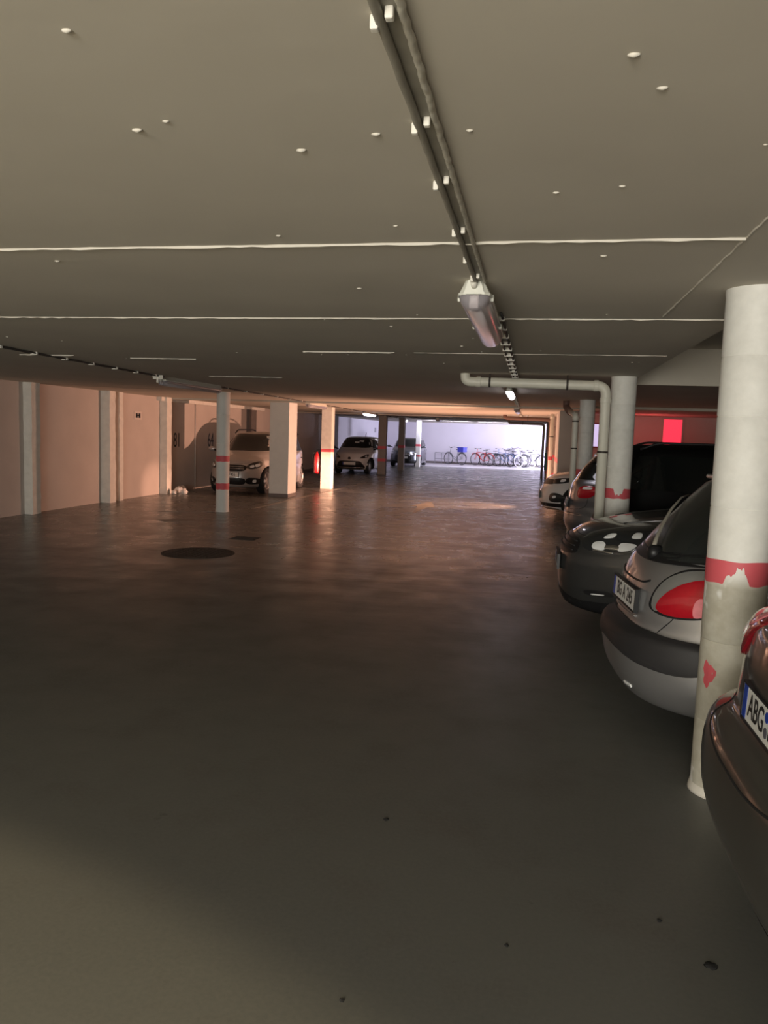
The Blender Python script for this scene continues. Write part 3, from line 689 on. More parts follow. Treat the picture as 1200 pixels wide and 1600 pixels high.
    def plate(s, side, z, text, wd=0.52, seal=False, frame=True):
        mode = 180 if side == 'rear' else 0
        h, nn = s.hit(mode, 0, z); nn.z *= 0.4; nn.normalize(); p = h + nn * 0.012
        sgn = -1 if side == 'rear' else 1
        X = Vector((0, sgn, 0)); Z = nn; Y = Z.cross(X).normalized(); mt = Matrix((X, Y, Z)).transposed().to_4x4(); mt.translation = p
        root = obj('number_plate', box(B(), -wd / 2, wd / 2, -0.056, 0.056, -0.01, 0.004, 0.002), 'plate_white', s.root); root.matrix_local = mt
        bm = B()
        for a in ((-wd / 2 - 0.009, wd / 2 + 0.009, -0.066, -0.056), (-wd / 2 - 0.009, wd / 2 + 0.009, 0.056, 0.064), (-wd / 2 - 0.009, -wd / 2, -0.057, 0.057), (wd / 2, wd / 2 + 0.009, -0.057, 0.057)): box(bm, a[0], a[1], a[2], a[3], -0.016, 0.007)
        obj('plate_frame', bm, 'trim_black', root)
        obj('blue_strip', box(B(), -wd / 2 + 0.002, -wd / 2 + 0.042, -0.054, 0.054, 0.004, 0.0048), 'plate_blue', root)
        if text:
            ms = [text_mesh(q, 0.108, 0.0006, 0.0012, 0.80) for q in text.split()]
            ws = [max(v.co.x for v in q.vertices) - min(v.co.x for v in q.vertices) for q in ms]; gap = 0.05 if seal else 0.035
            k = min(1.0, (wd - 0.065 - gap * (len(ws) - 1)) / sum(ws)); x = 0.022 - (sum(ws) * k + gap * (len(ws) - 1)) / 2
            if seal: s.seal_x = x + ws[0] * k + gap / 2
            for q, w2 in zip(ms, ws): tx = obj('plate_text', q, 'ink', root); tx.scale = (k, 1, 1); tx.location = (x + w2 * k / 2, 0, 0.0052); x += w2 * k + gap
        if seal:
            bm = B(); lathe(bm, [(0.017, 0.004), (0.017, 0.0055)], 20); q = obj('seal_sticker', bm, 'plate_blue', root); q.location = (s.seal_x, 0.026, 0)
            bm = B(); lathe(bm, [(0.017, 0.004), (0.017, 0.0055)], 20); q = obj('seal_sticker', bm, 'basket_grey', root); q.location = (s.seal_x, -0.022, 0)
        return root
    def mirror(s, x, z, mat, y=None):
        y = s.W - 0.02 if y is None else y
        for sd in (-1, 1):
            bm = B(); rings = []
            for k in range(9):
                t = k / 8; q = math.sin(PI * min(max(t, 0.03), 0.97)) ** 0.5
                rings.append([Vector((x + 0.055 * q * math.cos(a) - 0.01, sd * (y + 0.02 + 0.19 * t), z + 0.062 * q * math.sin(a))) for a in [2 * PI * j / 14 for j in range(14)]])
            loft(bm, rings); mo = obj('wing_mirror', bm, mat, s.root, smooth=True)
            bm = B(); tube(bm, [(x, sd * (y - 0.10), z - 0.06), (x, sd * (y + 0.05), z - 0.02)], 0.025, 8); obj('mirror_arm', bm, 'trim_black', mo)
def crom_closed(P, sub):
    n = len(P); out = []
    for i in range(n):
        a, b, c, d = P[i - 1], P[i], P[(i + 1) % n], P[(i + 2) % n]
        for k in range(sub):
            t = k / sub; t2, t3 = t * t, t * t * t
            out.append(tuple(0.5 * ((2 * q) + (-p + r) * t + (2 * p - 5 * q + 4 * r - w_) * t2 + (-p + 3 * q - 3 * r + w_) * t3) for p, q, r, w_ in zip(a, b, c, d)))
    return out
_wc = {}
def wheel_meshes(r, spokes):
    k = (round(r, 3), spokes)
    if k in _wc: return _wc[k]
    ri = r * 0.66
    bm = B(); prof = [(ri, -0.09), (r * 0.93, -0.10), (r * 0.985, -0.085), (r, -0.05), (r, 0.05), (r * 0.985, 0.085), (r * 0.93, 0.10), (ri, 0.09)]
    lathe(bm, prof, 40, axis='y', cap=False)
    # inner barrel closes the tyre
    lathe(bm, [(ri, -0.09), (ri * 0.97, 0.0), (ri, 0.09)], 40, axis='y', cap=False)
    for v in bm.verts: pass
    me = bpy.data.meshes.new('wheel'); bmesh.ops.recalc_face_normals(bm, faces=bm.faces[:]); bm.to_mesh(me); bm.free(); me.materials.append(M['rubber'])
    bm = B(); lathe(bm, [(ri * 1.0, 0.085), (ri * 0.97, 0.10), (ri * 0.90, 0.088), (ri * 0.88, 0.02)], 40, axis='y', cap=False)
    lathe(bm, [(0.03, 0.085), (0.055, 0.08), (0.06, 0.03)], 20, axis='y')
    lathe(bm, [(ri * 0.9, -0.02), (ri * 0.9, 0.0)], 30, axis='y')
    for q in range(spokes):
        a = 2 * PI * q / spokes; rot = Matrix.Rotation(a, 4, 'Y')
        r_ = bmesh.ops.create_cube(bm, size=1.0)['verts']
        for v in r_:
            t = v.co.x + 0.5; x = 0.04 + (ri * 0.93 - 0.04) * t; wdt = 0.055 + 0.02 * t
            v.co = rot @ Vector((x, 0.045 + v.co.y * 0.035 + 0.02 * (1 - t), v.co.z * wdt))
    rm = bpy.data.meshes.new('rim'); bmesh.ops.recalc_face_normals(bm, faces=bm.faces[:]); bm.to_mesh(rm); bm.free()
    _wc[k] = (me, rm); return _wc[k]
def q3(fl): return fl

# window and door furniture shared by the hatchbacks (side view u = -x for the left side)
def side_glass(car, low, high, x_front_low, x_front_high, x_b, x_rear_low, x_rear_high, mat='glass_black', quarter=None):
    def out(x0l, x0h, x1l, x1h): return [(-x0l, low), (-x0h, high), (-(x0h + x1h) / 2, high + 0.012), (-x1h, high), (-x1l, low + 0.012), (-(x0l + x1l) / 2, low)]
    car.patch('side_window', out(x_front_low, x_front_high, x_b + 0.04, x_b + 0.03), 90, mat, 0.003, both=True, sharp=True)
    car.patch('side_window', out(x_b - 0.04, x_b - 0.03, x_rear_low, x_rear_high), 90, mat, 0.003, both=True, sharp=True)
def doors(car, xs, zl=0.30, zh=0.93, handles=True, hm=None):
    for x in xs: car.seam([(-x, zl), (-x - 0.005, 0.6), (-x, zh)], 90, 0.006, both=True)
    if handles:
        for x in xs[1:]:
            car.patch('door_handle', [(-x - 0.20, 0.85), (-x - 0.05, 0.85), (-x - 0.05, 0.875), (-x - 0.20, 0.875)], 90, hm or 'trim_black', 0.02, both=True, rings=2)

# --- nearest car: bronze hatchback, rear bumper at the lower right edge
F, R_, W = 2.05, -2.10, 0.87
rowsA = [(.20, F-.12, R_+.15, W-.07, 2.8, 2.9), (.24, F-.04, R_+.03, W-.02, 2.8, 2.9), (.38, F, R_-.045, W, 2.8, 2.9), (.52, F, R_-.06, W, 2.8, 2.9), (.63, F-.03, R_-.04, W, 2.8, 2.9), (.675, F-.04, R_+.045, W-.012, 2.8, 3.2),
         (.74, F-.12, R_+.065, W-.02, 2.8, 3.4), (.84, F-.45, R_+.075, W-.02, 2.8, 3.4), (.92, F-.85, R_+.09, W-.04, 2.8, 3.4), (.99, F-1.12, R_+.12, W-.07, 2.8, 3.3), (1.06, F-1.22, R_+.20, W-.10, 2.8, 3.2),
         (1.22, F-1.45, R_+.33, W-.17, 2.8, 3), (1.36, F-1.68, R_+.46, W-.25, 3, 3), (1.43, F-1.90, R_+.58, W-.33, 2.8, 3), (1.47, F-2.3, R_+1.0, W-.48, 2.6, 2.6), (1.48, F-2.7, R_+1.5, W-.68, 2.6, 2.6)]
carA = Car('hatchback_car', 'bronze-brown hatchback cut by the right edge, nearest the camera, plate beginning ABG', (2.785, 2.45), 0, rowsA, 'paint_bronze', (1.33, -1.27), 0.315, W, corner=0.62)
wr_ = ('wrap', -1.30)
carA.patch('rear_window', [(-0.60, 1.10), (-0.48, 1.36), (0, 1.385), (0.48, 1.36), (0.60, 1.10), (0, 1.06)], 180, 'glass_grey', 0.004)
for sgn in (1, -1):
    sp = lambda L_: [(180 + sgn * (a - 180), z) for a, z in L_][::sgn]
    ta = carA.patch('tail_lamp', sp([(137, 0.87), (134, 0.965), (140, 1.02), (150, 1.05), (159, 1.055), (157, 1.00), (151, 0.95), (147, 0.89), (142, 0.835)]), wr_, 'lens_dark_red', 0.012, 0.010)
    carA.patch('lamp_lens', sp([(138, 0.965), (142, 1.01), (154, 1.04), (151, 1.0), (145, 0.95)]), wr_, 'lens_pink', 0.024, 0.004, parent=ta)
    carA.patch('lamp_lens', sp([(137, 0.93), (140, 0.955), (143, 0.93), (141, 0.90)]), wr_, 'lens_clear', 0.024, 0.004, parent=ta)
carA.patch('tailgate_panel', [(-0.36, 0.90), (-0.36, 1.0), (0, 1.03), (0.36, 1.0), (0.36, 0.90), (0.3, 0.83), (0, 0.80), (-0.3, 0.83)], 180, 'paint_bronze', 0.010, 0.012)
carA.seam([(-0.62, 1.05), (-0.66, 0.95), (-0.62, 0.80), (-0.56, 0.70), (-0.42, 0.64), (-0.2, 0.61), (0, 0.605), (0.2, 0.61), (0.42, 0.64), (0.56, 0.70), (0.62, 0.80), (0.66, 0.95), (0.62, 1.05)], 180, 0.008)
carA.seam([(-0.62, 0.80), (-0.78, 0.70), (-0.84, 0.64)], 180, 0.007, both=True)
carA.plate('rear', 0.755, 'ABG  L 218', seal=True)
# emblem: an upright oval crossed by a smaller one
h, nn = carA.hit(180, 0, 0.945); em = empty('emblem'); em.parent = carA.root; em.location = h + nn * 0.016
mtx = Matrix.Rotation(0, 4, 'X')
bm = B(); tube(bm, [(0, 0.062 * math.cos(a), 0.042 * math.sin(a)) for a in [2 * PI * k / 36 for k in range(36)]], 0.006, 8, closed=True)
obj('emblem_ring', bm, 'chrome', em, smooth=True)
bm = B(); tube(bm, [(0, 0.026 * math.cos(a), 0.040 * math.sin(a)) for a in [2 * PI * k / 30 for k in range(30)]], 0.006, 8, closed=True)
tube(bm, [(0, 0.040 * math.cos(a), 0.018 + 0.016 * math.sin(a)) for a in [2 * PI * k / 30 for k in range(30)]], 0.005, 8, closed=True); obj('emblem_ring', bm, 'chrome', em, smooth=True)
side_glass(carA, 0.97, 1.34, 0.75, 0.25, -0.35, -1.35, -1.15)
doors(carA, (0.95, -0.35, -1.15)); carA.mirror(0.72, 1.0, 'paint_bronze')
carA.patch('lower_bumper', [(150, 0.21), (150, 0.245), (180, 0.245), (210, 0.245), (210, 0.21), (180, 0.205)], wr_, 'trim_black', 0.006)

# --- silver hatchback showing its rounded tail between the first two columns
F, R_, W = 1.85, -1.87, 0.81
rowsB = [(.19, F-.12, R_+.20, W-.10, 3.0, 2.9), (.22, F-.06, R_+.10, W-.05, 3.0, 2.95), (.32, F, R_+.03, W-.01, 3.1, 3.0), (.44, F, R_, W, 3.1, 3.0), (.53, F, R_, W, 3.1, 3.0), (.585, F-.02, R_+.025, W, 3.1, 3.0), (.61, F-.03, R_+.075, W-.008, 3.1, 2.95),
         (.70, F-.12, R_+.085, W-.01, 3.1, 2.9), (.82, F-.42, R_+.10, W-.02, 3.1, 2.85), (.92, F-.78, R_+.14, W-.04, 3.1, 2.8), (.99, F-1.0, R_+.20, W-.07, 3.2, 2.8), (1.08, F-1.12, R_+.27, W-.10, 3.3, 2.8),
         (1.20, F-1.27, R_+.38, W-.15, 3.5, 2.9), (1.32, F-1.45, R_+.50, W-.21, 3.7, 3.1), (1.40, F-1.62, R_+.62, W-.28, 3.8, 3.4), (1.44, F-1.95, R_+.95, W-.42, 3, 3), (1.45, F-2.3, R_+1.4, W-.62, 3, 3)]
carB = Car('compact_car', 'silver rounded compact hatchback, its tail beside the nearest white column', (2.34, 4.74), 0.11, rowsB, 'paint_silver', (1.18, -1.18), 0.29, W)
wB = ('wrap', -1.12)
carB.patch('bumper_strip', [(115, 0.53), (115, 0.595), (135, 0.60), (160, 0.615), (180, 0.62), (200, 0.615), (225, 0.60), (245, 0.595), (245, 0.53), (236, 0.46), (226, 0.435), (212, 0.445), (196, 0.475), (180, 0.485), (164, 0.475), (148, 0.445), (134, 0.435), (124, 0.46)], wB, 'trim_soft', 0.010, 0.004)
carB.patch('rear_window', [(-0.65, 1.02), (-0.60, 1.20), (-0.50, 1.345), (0, 1.375), (0.50, 1.345), (0.60, 1.20), (0.65, 1.02), (0.35, 0.985), (0, 0.97), (-0.35, 0.985)], 180, 'glass_grey', 0.004)
carB.patch('window_trim', [(-0.67, 1.00), (-0.655, 1.05), (-0.35, 1.01), (0, 0.995), (0.35, 1.01), (0.655, 1.05), (0.67, 1.0), (0.35, 0.965), (0, 0.95), (-0.35, 0.965)], 180, 'trim_black', 0.006, rings=4)
for sgn in (1, -1):
    sp = lambda L_: [(180 + sgn * (a - 180), z) for a, z in L_][::sgn]
    h1 = carB.patch('tail_lamp', sp([(208.5, 0.730), (208.5, 0.790), (211.5, 0.860), (216.5, 0.915), (223.5, 0.955), (233.5, 0.970), (249.5, 0.970), (255.5, 0.930), (251.5, 0.870), (242.5, 0.785), (232.5, 0.725), (218.5, 0.705)]), wB, 'trim_black', 0.006, 0.006)
    carB.patch('lamp_housing', sp([(210.5, 0.735), (210.0, 0.790), (213.0, 0.860), (217.5, 0.910), (224.5, 0.945), (233.5, 0.960), (248.5, 0.960), (248.5, 0.900), (235.5, 0.870), (222.5, 0.810), (214.5, 0.730)]), wB, 'lens_grey', 0.012, 0.004, parent=h1)
    carB.patch('lamp_lens', sp([(213.5, 0.735), (214.0, 0.780), (218.5, 0.840), (225.5, 0.892), (234.5, 0.922), (248.5, 0.925), (251.5, 0.900), (247.5, 0.850), (239.5, 0.780), (231.5, 0.735), (220.5, 0.718)]), wB, 'lens_red', 0.019, 0.014, parent=h1)
    carB.patch('reversing_lens', sp([(231.0, 0.735), (230.0, 0.780), (232.0, 0.830), (235.5, 0.820), (236.5, 0.765)]), wB, 'lens_pink', 0.034, 0.003, parent=h1)
carB.plate('rear', 0.745, 'BG  A 245')
carB.seam([(-0.62, 0.98), (-0.60, 0.93), (-0.50, 0.80), (-0.46, 0.70), (-0.40, 0.615)], 180, 0.005, both=True)
carB.seam([(236, 0.68), (236, 0.63), (238, 0.618), (255, 0.605)], wB, 0.005, both=True, smooth=False)
carB.seam([(-0.28, 0.865), (-0.2, 0.845), (0, 0.84), (0.2, 0.845), (0.28, 0.865)], 180, 0.010, 'tailgate_grip', 'trim_black', thick=0.006)
carB.seam([(-0.22, 0.655), (0, 0.65), (0.22, 0.655)], 180, 0.010, 'body_crease', 'paint_silver', thick=0.012)
h, nn = carB.hit(180, 0.12, 0.995)
wp = obj('rear_wiper', lathe(B(), [(0.042, -0.02), (0.042, 0.03), (0.030, 0.045), (0.012, 0.05)], 20, axis='x', off=(0, 0, 0)), 'trim_black', carB.root, smooth=True); wp.location = h; wp.scale = (-1, 1, 1)
P = [carB.hit(180, u, v) for u, v in ((0.12, 1.0), (0.05, 1.05), (-0.06, 1.12), (-0.18, 1.19), (-0.33, 1.25), (-0.42, 1.265))]
bm = B(); tube(bm, [a + b * 0.03 for a, b in P], [0.013, 0.011, 0.010, 0.008, 0.006, 0.005], 8); ob = obj('wiper_arm', bm, 'conduit', carB.root, smooth=True)
bm = B(); box(bm, -0.07, 0.10, -0.46, 0.46, -0.014, 0.012, 0.010)
sp_ = obj('roof_spoiler', bm, 'paint_silver', carB.root); sp_.location = (R_ + 0.70, 0, 1.402)
side_glass(carB, 0.98, 1.32, 0.66, 0.20, -0.30, -1.18, -0.98)
doors(carB, (0.85, -0.30, -1.05)); carB.mirror(0.66, 1.0, 'paint_silver')
h, nn = carB.hit(wB, 222, 0.26)
carB.patch('rear_reflector', [(197, 0.28), (197, 0.295), (203, 0.295), (203, 0.28)], wB, 'lens_clear', 0.006, rings=2, sharp=True)

# --- dark graphite car, nose to the aisle
F, R_, W = 2.12, -2.12, 0.88
rowsC = [(.17, F-.16, R_+.14, W-.10, 2.8, 3), (.21, F-.06, R_+.08, W-.04, 2.8, 3), (.34, F-.01, R_, W, 2.8, 3), (.50, F, R_, W, 2.8, 3), (.62, F-.01, R_+.01, W, 2.8, 3), (.72, F-.05, R_+.05, W-.005, 2.8, 3), (.80, F-.13, R_+.06, W-.015, 2.8, 3),
         (.87, F-.26, R_+.07, W-.03, 2.8, 3), (.935, F-.52, R_+.09, W-.045, 2.8, 3), (.995, F-.95, R_+.12, W-.07, 3, 3), (1.045, F-1.16, R_+.16, W-.10, 3.2, 3), (1.15, F-1.37, R_+.24, W-.15, 3.5, 3),
         (1.32, F-1.68, R_+.36, W-.23, 3.8, 3.2), (1.40, F-1.90, R_+.48, W-.30, 3.8, 3.4), (1.44, F-2.3, R_+.9, W-.45, 3, 3), (1.45, F-2.7, R_+1.4, W-.65, 3, 3)]
carC = Car('sedan_car', 'dark graphite car with a big chrome-eyed headlamp, nose out between the first two round columns', (2.40, 7.03), PI, rowsC, 'paint_graphite', (1.30, -1.30), 0.31, W)
wC = ('wrap', 1.15)
for sgn in (1, -1):
    sp = lambda L_: [(sgn * a, z) for a, z in L_][::sgn]
    h1 = carC.patch('headlamp', sp([(28, 0.74), (27, 0.80), (33, 0.835), (44, 0.862), (56, 0.875), (64, 0.872), (62, 0.80), (56, 0.715), (46, 0.685), (35, 0.695)]), wC, 'lens_smoke', 0.006, 0.006)
    for nm, L_, mt_ in (('lamp_reflector', [(37, 0.715), (36, 0.755), (40, 0.775), (43, 0.76), (43, 0.715)], 'lens_clear'), ('lamp_reflector', [(51, 0.72), (51, 0.775), (56, 0.785), (60, 0.775), (57, 0.735)], 'lens_clear'),
                        ('lamp_bar', [(43.5, 0.725), (43.5, 0.752), (50.5, 0.757), (50.5, 0.730)], 'chrome'), ('lamp_reflector', [(40, 0.80), (42, 0.835), (46, 0.84), (45, 0.81)], 'lens_clear'),
                        ('lamp_reflector', [(56, 0.825), (57, 0.86), (61, 0.862), (61, 0.83)], 'lens_clear'), ('lamp_bar', [(38, 0.700), (47, 0.695), (47, 0.706), (38, 0.711)], 'chrome')):
        carC.patch(nm, sp(L_), wC, mt_, 0.016, 0.004, parent=h1, rings=3)
    carC.patch('fog_lamp', sp([(36, 0.335), (35, 0.37), (47, 0.385), (50, 0.35)]), wC, 'trim_black', 0.004, rings=3)
    carC.patch('fog_lamp_trim', sp([(39, 0.345), (39, 0.353), (45, 0.360), (45, 0.352)]), wC, 'lens_clear', 0.010, rings=2)
gr = carC.patch('grille', [(-26, 0.66), (-25, 0.755), (-12, 0.785), (0, 0.79), (12, 0.785), (25, 0.755), (26, 0.66), (12, 0.64), (0, 0.635), (-12, 0.64)], wC, 'trim_black', 0.005)
for z in (0.675, 0.71, 0.745): carC.seam([(-24, z), (-12, z + 0.01), (0, z + 0.012), (12, z + 0.01), (24, z)], wC, 0.012, 'grille_bar', 'trim_soft', off=0.010, thick=0.008)
carC.patch('lower_bumper', [(-60, 0.19), (-60, 0.30), (-30, 0.27), (0, 0.33), (30, 0.27), (60, 0.30), (60, 0.19), (30, 0.18), (0, 0.18), (-30, 0.18)], wC, 'trim_black', 0.005)
carC.plate('front', 0.55, 'BG  K 731')
carC.seam([(-36, 0.835), (-28, 0.80), (-14, 0.805), (0, 0.81), (14, 0.805), (28, 0.80), (36, 0.835)], wC, 0.005)
for sd in (1, -1): carC.seam([(1.72, sd * 0.50), (1.45, sd * 0.62), (1.1, sd * 0.70), (0.95, sd * 0.735)], 'top', 0.005)
carC.seam([(1.62, 0.36), (1.35, 0.42), (1.05, 0.47)], 'top', 0.012, 'body_crease', 'paint_graphite', both=True, thick=0.006)
carC.patch('windscreen', [(-0.66, 1.04), (-0.52, 1.34), (0, 1.37), (0.52, 1.34), (0.66, 1.04), (0, 1.0)], 0, 'glass_black', 0.004)
carC.patch('rear_window', [(-0.60, 1.04), (-0.48, 1.32), (0, 1.34), (0.48, 1.32), (0.60, 1.04), (0, 1.0)], 180, 'glass_black', 0.004)
side_glass(carC, 0.98, 1.32, 0.72, 0.22, -0.35, -1.30, -1.05)
doors(carC, (0.95, -0.35, -1.15)); carC.mirror(0.78, 1.0, 'paint_graphite')

# --- black people carrier behind it
def van_rows(F, R_, W, H, nr=3.6): return [(.20, F-.12, R_+.08, W-.06, 3, nr), (.25, F-.03, R_+.02, W-.02, 3, nr), (.40, F, R_, W, 3, nr), (.60, F-.02, R_, W, 3, nr), (.72, F-.08, R_+.04, W-.01, 3, nr), (.86, F-.35, R_+.05, W-.02, 3, nr),
         (.96, F-.75, R_+.07, W-.04, 3.2, nr), (1.04, F-.95, R_+.09, W-.06, 3.4, nr), (1.20, F-1.2, R_+.15, W-.10, 3.8, nr), (1.40, F-1.5, R_+.24, W-.16, 4, nr), (H-.08, F-1.7, R_+.34, W-.21, 4, 4), (H-.03, F-1.9, R_+.42, W-.28, 3.8, 3.6), (H-.005, F-2.2, R_+.75, W-.42, 3, 3), (H, F-2.6, R_+1.2, W-.62, 3, 3)]
carD = Car('people_carrier', 'black people carrier behind the second column, only its dark flank and roof rail showing', (3.02, 10.30), 0, van_rows(2.2, -2.2, 0.85, 1.57), 'paint_black', (1.38, -1.35), 0.32, 0.85)
carD.patch('rear_window', [(-0.62, 1.04), (-0.52, 1.42), (0, 1.45), (0.52, 1.42), (0.62, 1.04), (0, 1.02)], 180, 'glass_black', 0.004)
wD = ('wrap', -1.5)
for sgn in (1, -1):
    sp = lambda L_: [(180 + sgn * (a - 180), z) for a, z in L_][::sgn]
    carD.patch('tail_lamp', sp([(220, 0.70), (218, 0.85), (224, 1.0), (236, 1.02), (240, 0.9), (238, 0.72)]), wD, 'lens_red', 0.010, 0.010)
side_glass(carD, 1.02, 1.42, 0.9, 0.30, -0.45, -1.9, -1.75)
for sd in (1, -1):
    bm = B(); tube(bm, bend([(0.25, sd * 0.60, 1.51), (0.12, sd * 0.60, 1.58), (-1.55, sd * 0.60, 1.585), (-1.75, sd * 0.60, 1.50)], 0.1), 0.014, 8); obj('roof_rail', bm, 'trim_soft', carD.root, smooth=True)
doors(carD, (1.0, -0.45, -1.3)); carD.plate('rear', 0.72, None); carD.mirror(0.9, 1.05, 'trim_black')
carD.patch('rear_bumper', [(130, 0.40), (130, 0.58), (180, 0.60), (230, 0.58), (230, 0.40), (180, 0.38)], wD, 'paint_silver', 0.012, 0.01)

# --- generic hatch rows
def hatch_rows(F, R_, W, H, nf=3.0, nr=3.0, cowl=0.95, hood=0.78, rear_in=0.45):
    return [(.18, F-.14, R_+.12, W-.08, nf, nr), (.22, F-.06, R_+.06, W-.03, nf, nr), (.36, F, R_, W, nf, nr), (.50, F, R_, W, nf, nr), (.62, F-.03, R_+.01, W, nf, nr), (.70, F-.08, R_+.05, W-.006, nf, nr), (hood, F-.20, R_+.065, W-.015, nf, nr),
            ((hood + cowl) / 2 + .01, F-.48, R_+.075, W-.03, nf, nr), (cowl, F-.80, R_+.10, W-.05, 3.1, nr), (cowl + .07, F-.98, R_+.15, W-.08, 3.3, nr), (cowl + .22, F-1.22, R_+.24, W-.14, 3.6, nr),
            (H-.13, F-1.50, R_+rear_in*.85, W-.21, 3.9, 3.2), (H-.05, F-1.72, R_+rear_in, W-.29, 3.9, 3.4), (H-.012, F-2.05, R_+rear_in+.45, W-.44, 3, 3), (H, F-2.4, R_+rear_in+.9, W-.62, 3, 3)]
def glazing(car, F, R_, W, H, cowl, mat='glass_black'):
    car.patch('windscreen', [(-(W - .20), cowl + .085), (-(W - .34), H - .10), (0, H - .075), (W - .34, H - .10), (W - .20, cowl + .085), (0, cowl + .05)], 0, mat, 0.004)
    car.patch('rear_window', [(-(W - .20), cowl + .10), (-(W - .34), H - .13), (0, H - .11), (W - .34, H - .13), (W - .20, cowl + .10), (0, cowl + .07)], 180, mat, 0.004)
    side_glass(car, cowl + .035, H - .15, F - 1.30, F - 1.68, -0.30, R_ + .62, R_ + .78, mat)
    doors(car, (F - 1.05, -0.30, R_ + .80))

# --- silver hatch, tail to the aisle, beyond the people carrier
F, R_, W, H = 1.80, -1.85, 0.80, 1.46
carE = Car('supermini_car', 'silver supermini with a red tail lamp squeezed behind the second column, tail to the aisle', (2.38, 12.03), 0, hatch_rows(F, R_, W, H, nr=2.7), 'paint_steel', (1.15, -1.15), 0.29, W)
glazing(carE, F, R_, W, H, 0.95); wE = ('wrap', -1.1)
for sgn in (1, -1):
    sp = lambda L_: [(180 + sgn * (a - 180), z) for a, z in L_][::sgn]
    h1 = carE.patch('tail_lamp', sp([(215, 0.76), (214, 0.88), (222, 0.93), (236, 0.93), (240, 0.86), (232, 0.77)]), wE, 'lens_red', 0.010, 0.012)
    carE.patch('lamp_lens', sp([(222, 0.885), (224, 0.915), (234, 0.915), (233, 0.89)]), wE, 'lens_clear', 0.022, 0.003, parent=h1, rings=3)
carE.plate('rear', 0.66, 'BG 520'); carE.patch('bumper_strip', [(140, 0.50), (140, 0.53), (180, 0.535), (220, 0.53), (220, 0.50), (180, 0.50)], wE, 'chrome', 0.006, rings=3)
carE.mirror(F - 1.15, 1.0, 'paint_silver_warm')
carE.seam([(-0.55, 0.95), (-0.52, 0.75), (-0.48, 0.60), (0, 0.585), (0.48, 0.60), (0.52, 0.75), (0.55, 0.95)], 180, 0.006)

# --- white car, nose out, beyond the third column
F, R_, W, H = 2.05, -2.05, 0.86, 1.52
carF = Car('crossover_car', 'white crossover with a narrow black headlamp strip, nose out before the rectangular right column', (2.26, 16.33), PI, hatch_rows(F, R_, W, H, nf=2.7, cowl=1.0, hood=0.84), 'paint_white', (1.28, -1.25), 0.33, W)
glazing(carF, F, R_, W, H, 1.0); wF = ('wrap', 1.1)
carF.patch('grille', [(-34, 0.70), (-34, 0.775), (-15, 0.79), (0, 0.79), (15, 0.79), (34, 0.775), (34, 0.70), (15, 0.68), (0, 0.675), (-15, 0.68)], wF, 'trim_black', 0.006)
for sgn in (1, -1):
    sp = lambda L_: [(sgn * a, z) for a, z in L_][::sgn]
    h1 = carF.patch('headlamp', sp([(34, 0.71), (34, 0.79), (48, 0.82), (64, 0.825), (58, 0.75), (44, 0.71)]), wF, 'lens_smoke', 0.008, 0.006)
    carF.patch('lamp_reflector', sp([(45, 0.745), (46, 0.79), (52, 0.80), (52, 0.76)]), wF, 'lens_clear', 0.018, 0.003, parent=h1, rings=3)
    carF.patch('fog_lamp', sp([(33, 0.37), (34, 0.50), (44, 0.52), (55, 0.45), (50, 0.36), (40, 0.34)]), wF, 'lens_smoke', 0.006, 0.004)
    carF.patch('lamp_reflector', sp([(38, 0.42), (38, 0.46), (42, 0.47), (42, 0.43)]), wF, 'lens_clear', 0.014, 0.003, rings=3)
carF.patch('lower_bumper', [(-62, 0.25), (-60, 0.315), (0, 0.31), (60, 0.315), (62, 0.25), (0, 0.24)], wF, 'trim_black', 0.006)
carF.patch('skid_plate', [(-40, 0.19), (-40, 0.225), (0, 0.225), (40, 0.225), (40, 0.19), (0, 0.185)], wF, 'chrome', 0.010, rings=3)
carF.plate('front', 0.46, None); carF.mirror(F - 1.12, 1.06, 'trim_black')

# --- left row, noses towards the camera
# silver hatchback by the number 64
F, R_, W, H = 2.08, -2.08, 0.87, 1.56
rowsG = hatch_rows(F, R_, W, H, nf=2.5, nr=3.0, cowl=1.02, hood=0.84, rear_in=0.40)
carG = Car('tall_hatchback', 'silver tall hatchback with roof rails parked against the left wall by the number 64', (-7.08, 19.68), -PI / 2 - 0.02, rowsG, 'paint_silver_warm', (1.26, -1.30), 0.33, W, scale=0.985, spokes=5)
glazing(carG, F, R_, W, H, 1.02, 'glass_grey'); wG = ('wrap', 1.0)
for sgn in (1, -1):
    sp = lambda L_: [(sgn * a, z) for a, z in L_][::sgn]
    h1 = carG.patch('headlamp', sp([(24, 0.66), (25, 0.73), (36, 0.80), (50, 0.82), (53, 0.78), (50, 0.70), (40, 0.655), (30, 0.64)]), wG, 'lens_smoke', 0.006, 0.008)
    carG.patch('lamp_reflector', sp([(29, 0.67), (29, 0.715), (35, 0.73), (35, 0.68)]), wG, 'lens_clear', 0.018, 0.004, parent=h1, rings=3)
    carG.patch('lamp_reflector', sp([(38, 0.685), (38, 0.745), (46, 0.76), (45, 0.70)]), wG, 'lens_clear', 0.018, 0.004, parent=h1, rings=3)
    carG.patch('fog_grille', sp([(25, 0.28), (24, 0.41), (36, 0.42), (48, 0.38), (46, 0.28)]), wG, 'trim_black', 0.005)
    carG.patch('fog_lamp', sp([(33, 0.31), (33, 0.37), (38, 0.375), (38, 0.315)]), wG, 'lens_clear', 0.012, rings=3)
    bm = B(); tube(bm, bend([(0.22, sgn * 0.60, 1.50), (0.05, sgn * 0.605, 1.585), (-1.1, sgn * 0.605, 1.60), (-1.45, sgn * 0.60, 1.50)], 0.15), 0.016, 8); obj('roof_rail', bm, 'trim_black', carG.root, smooth=True)
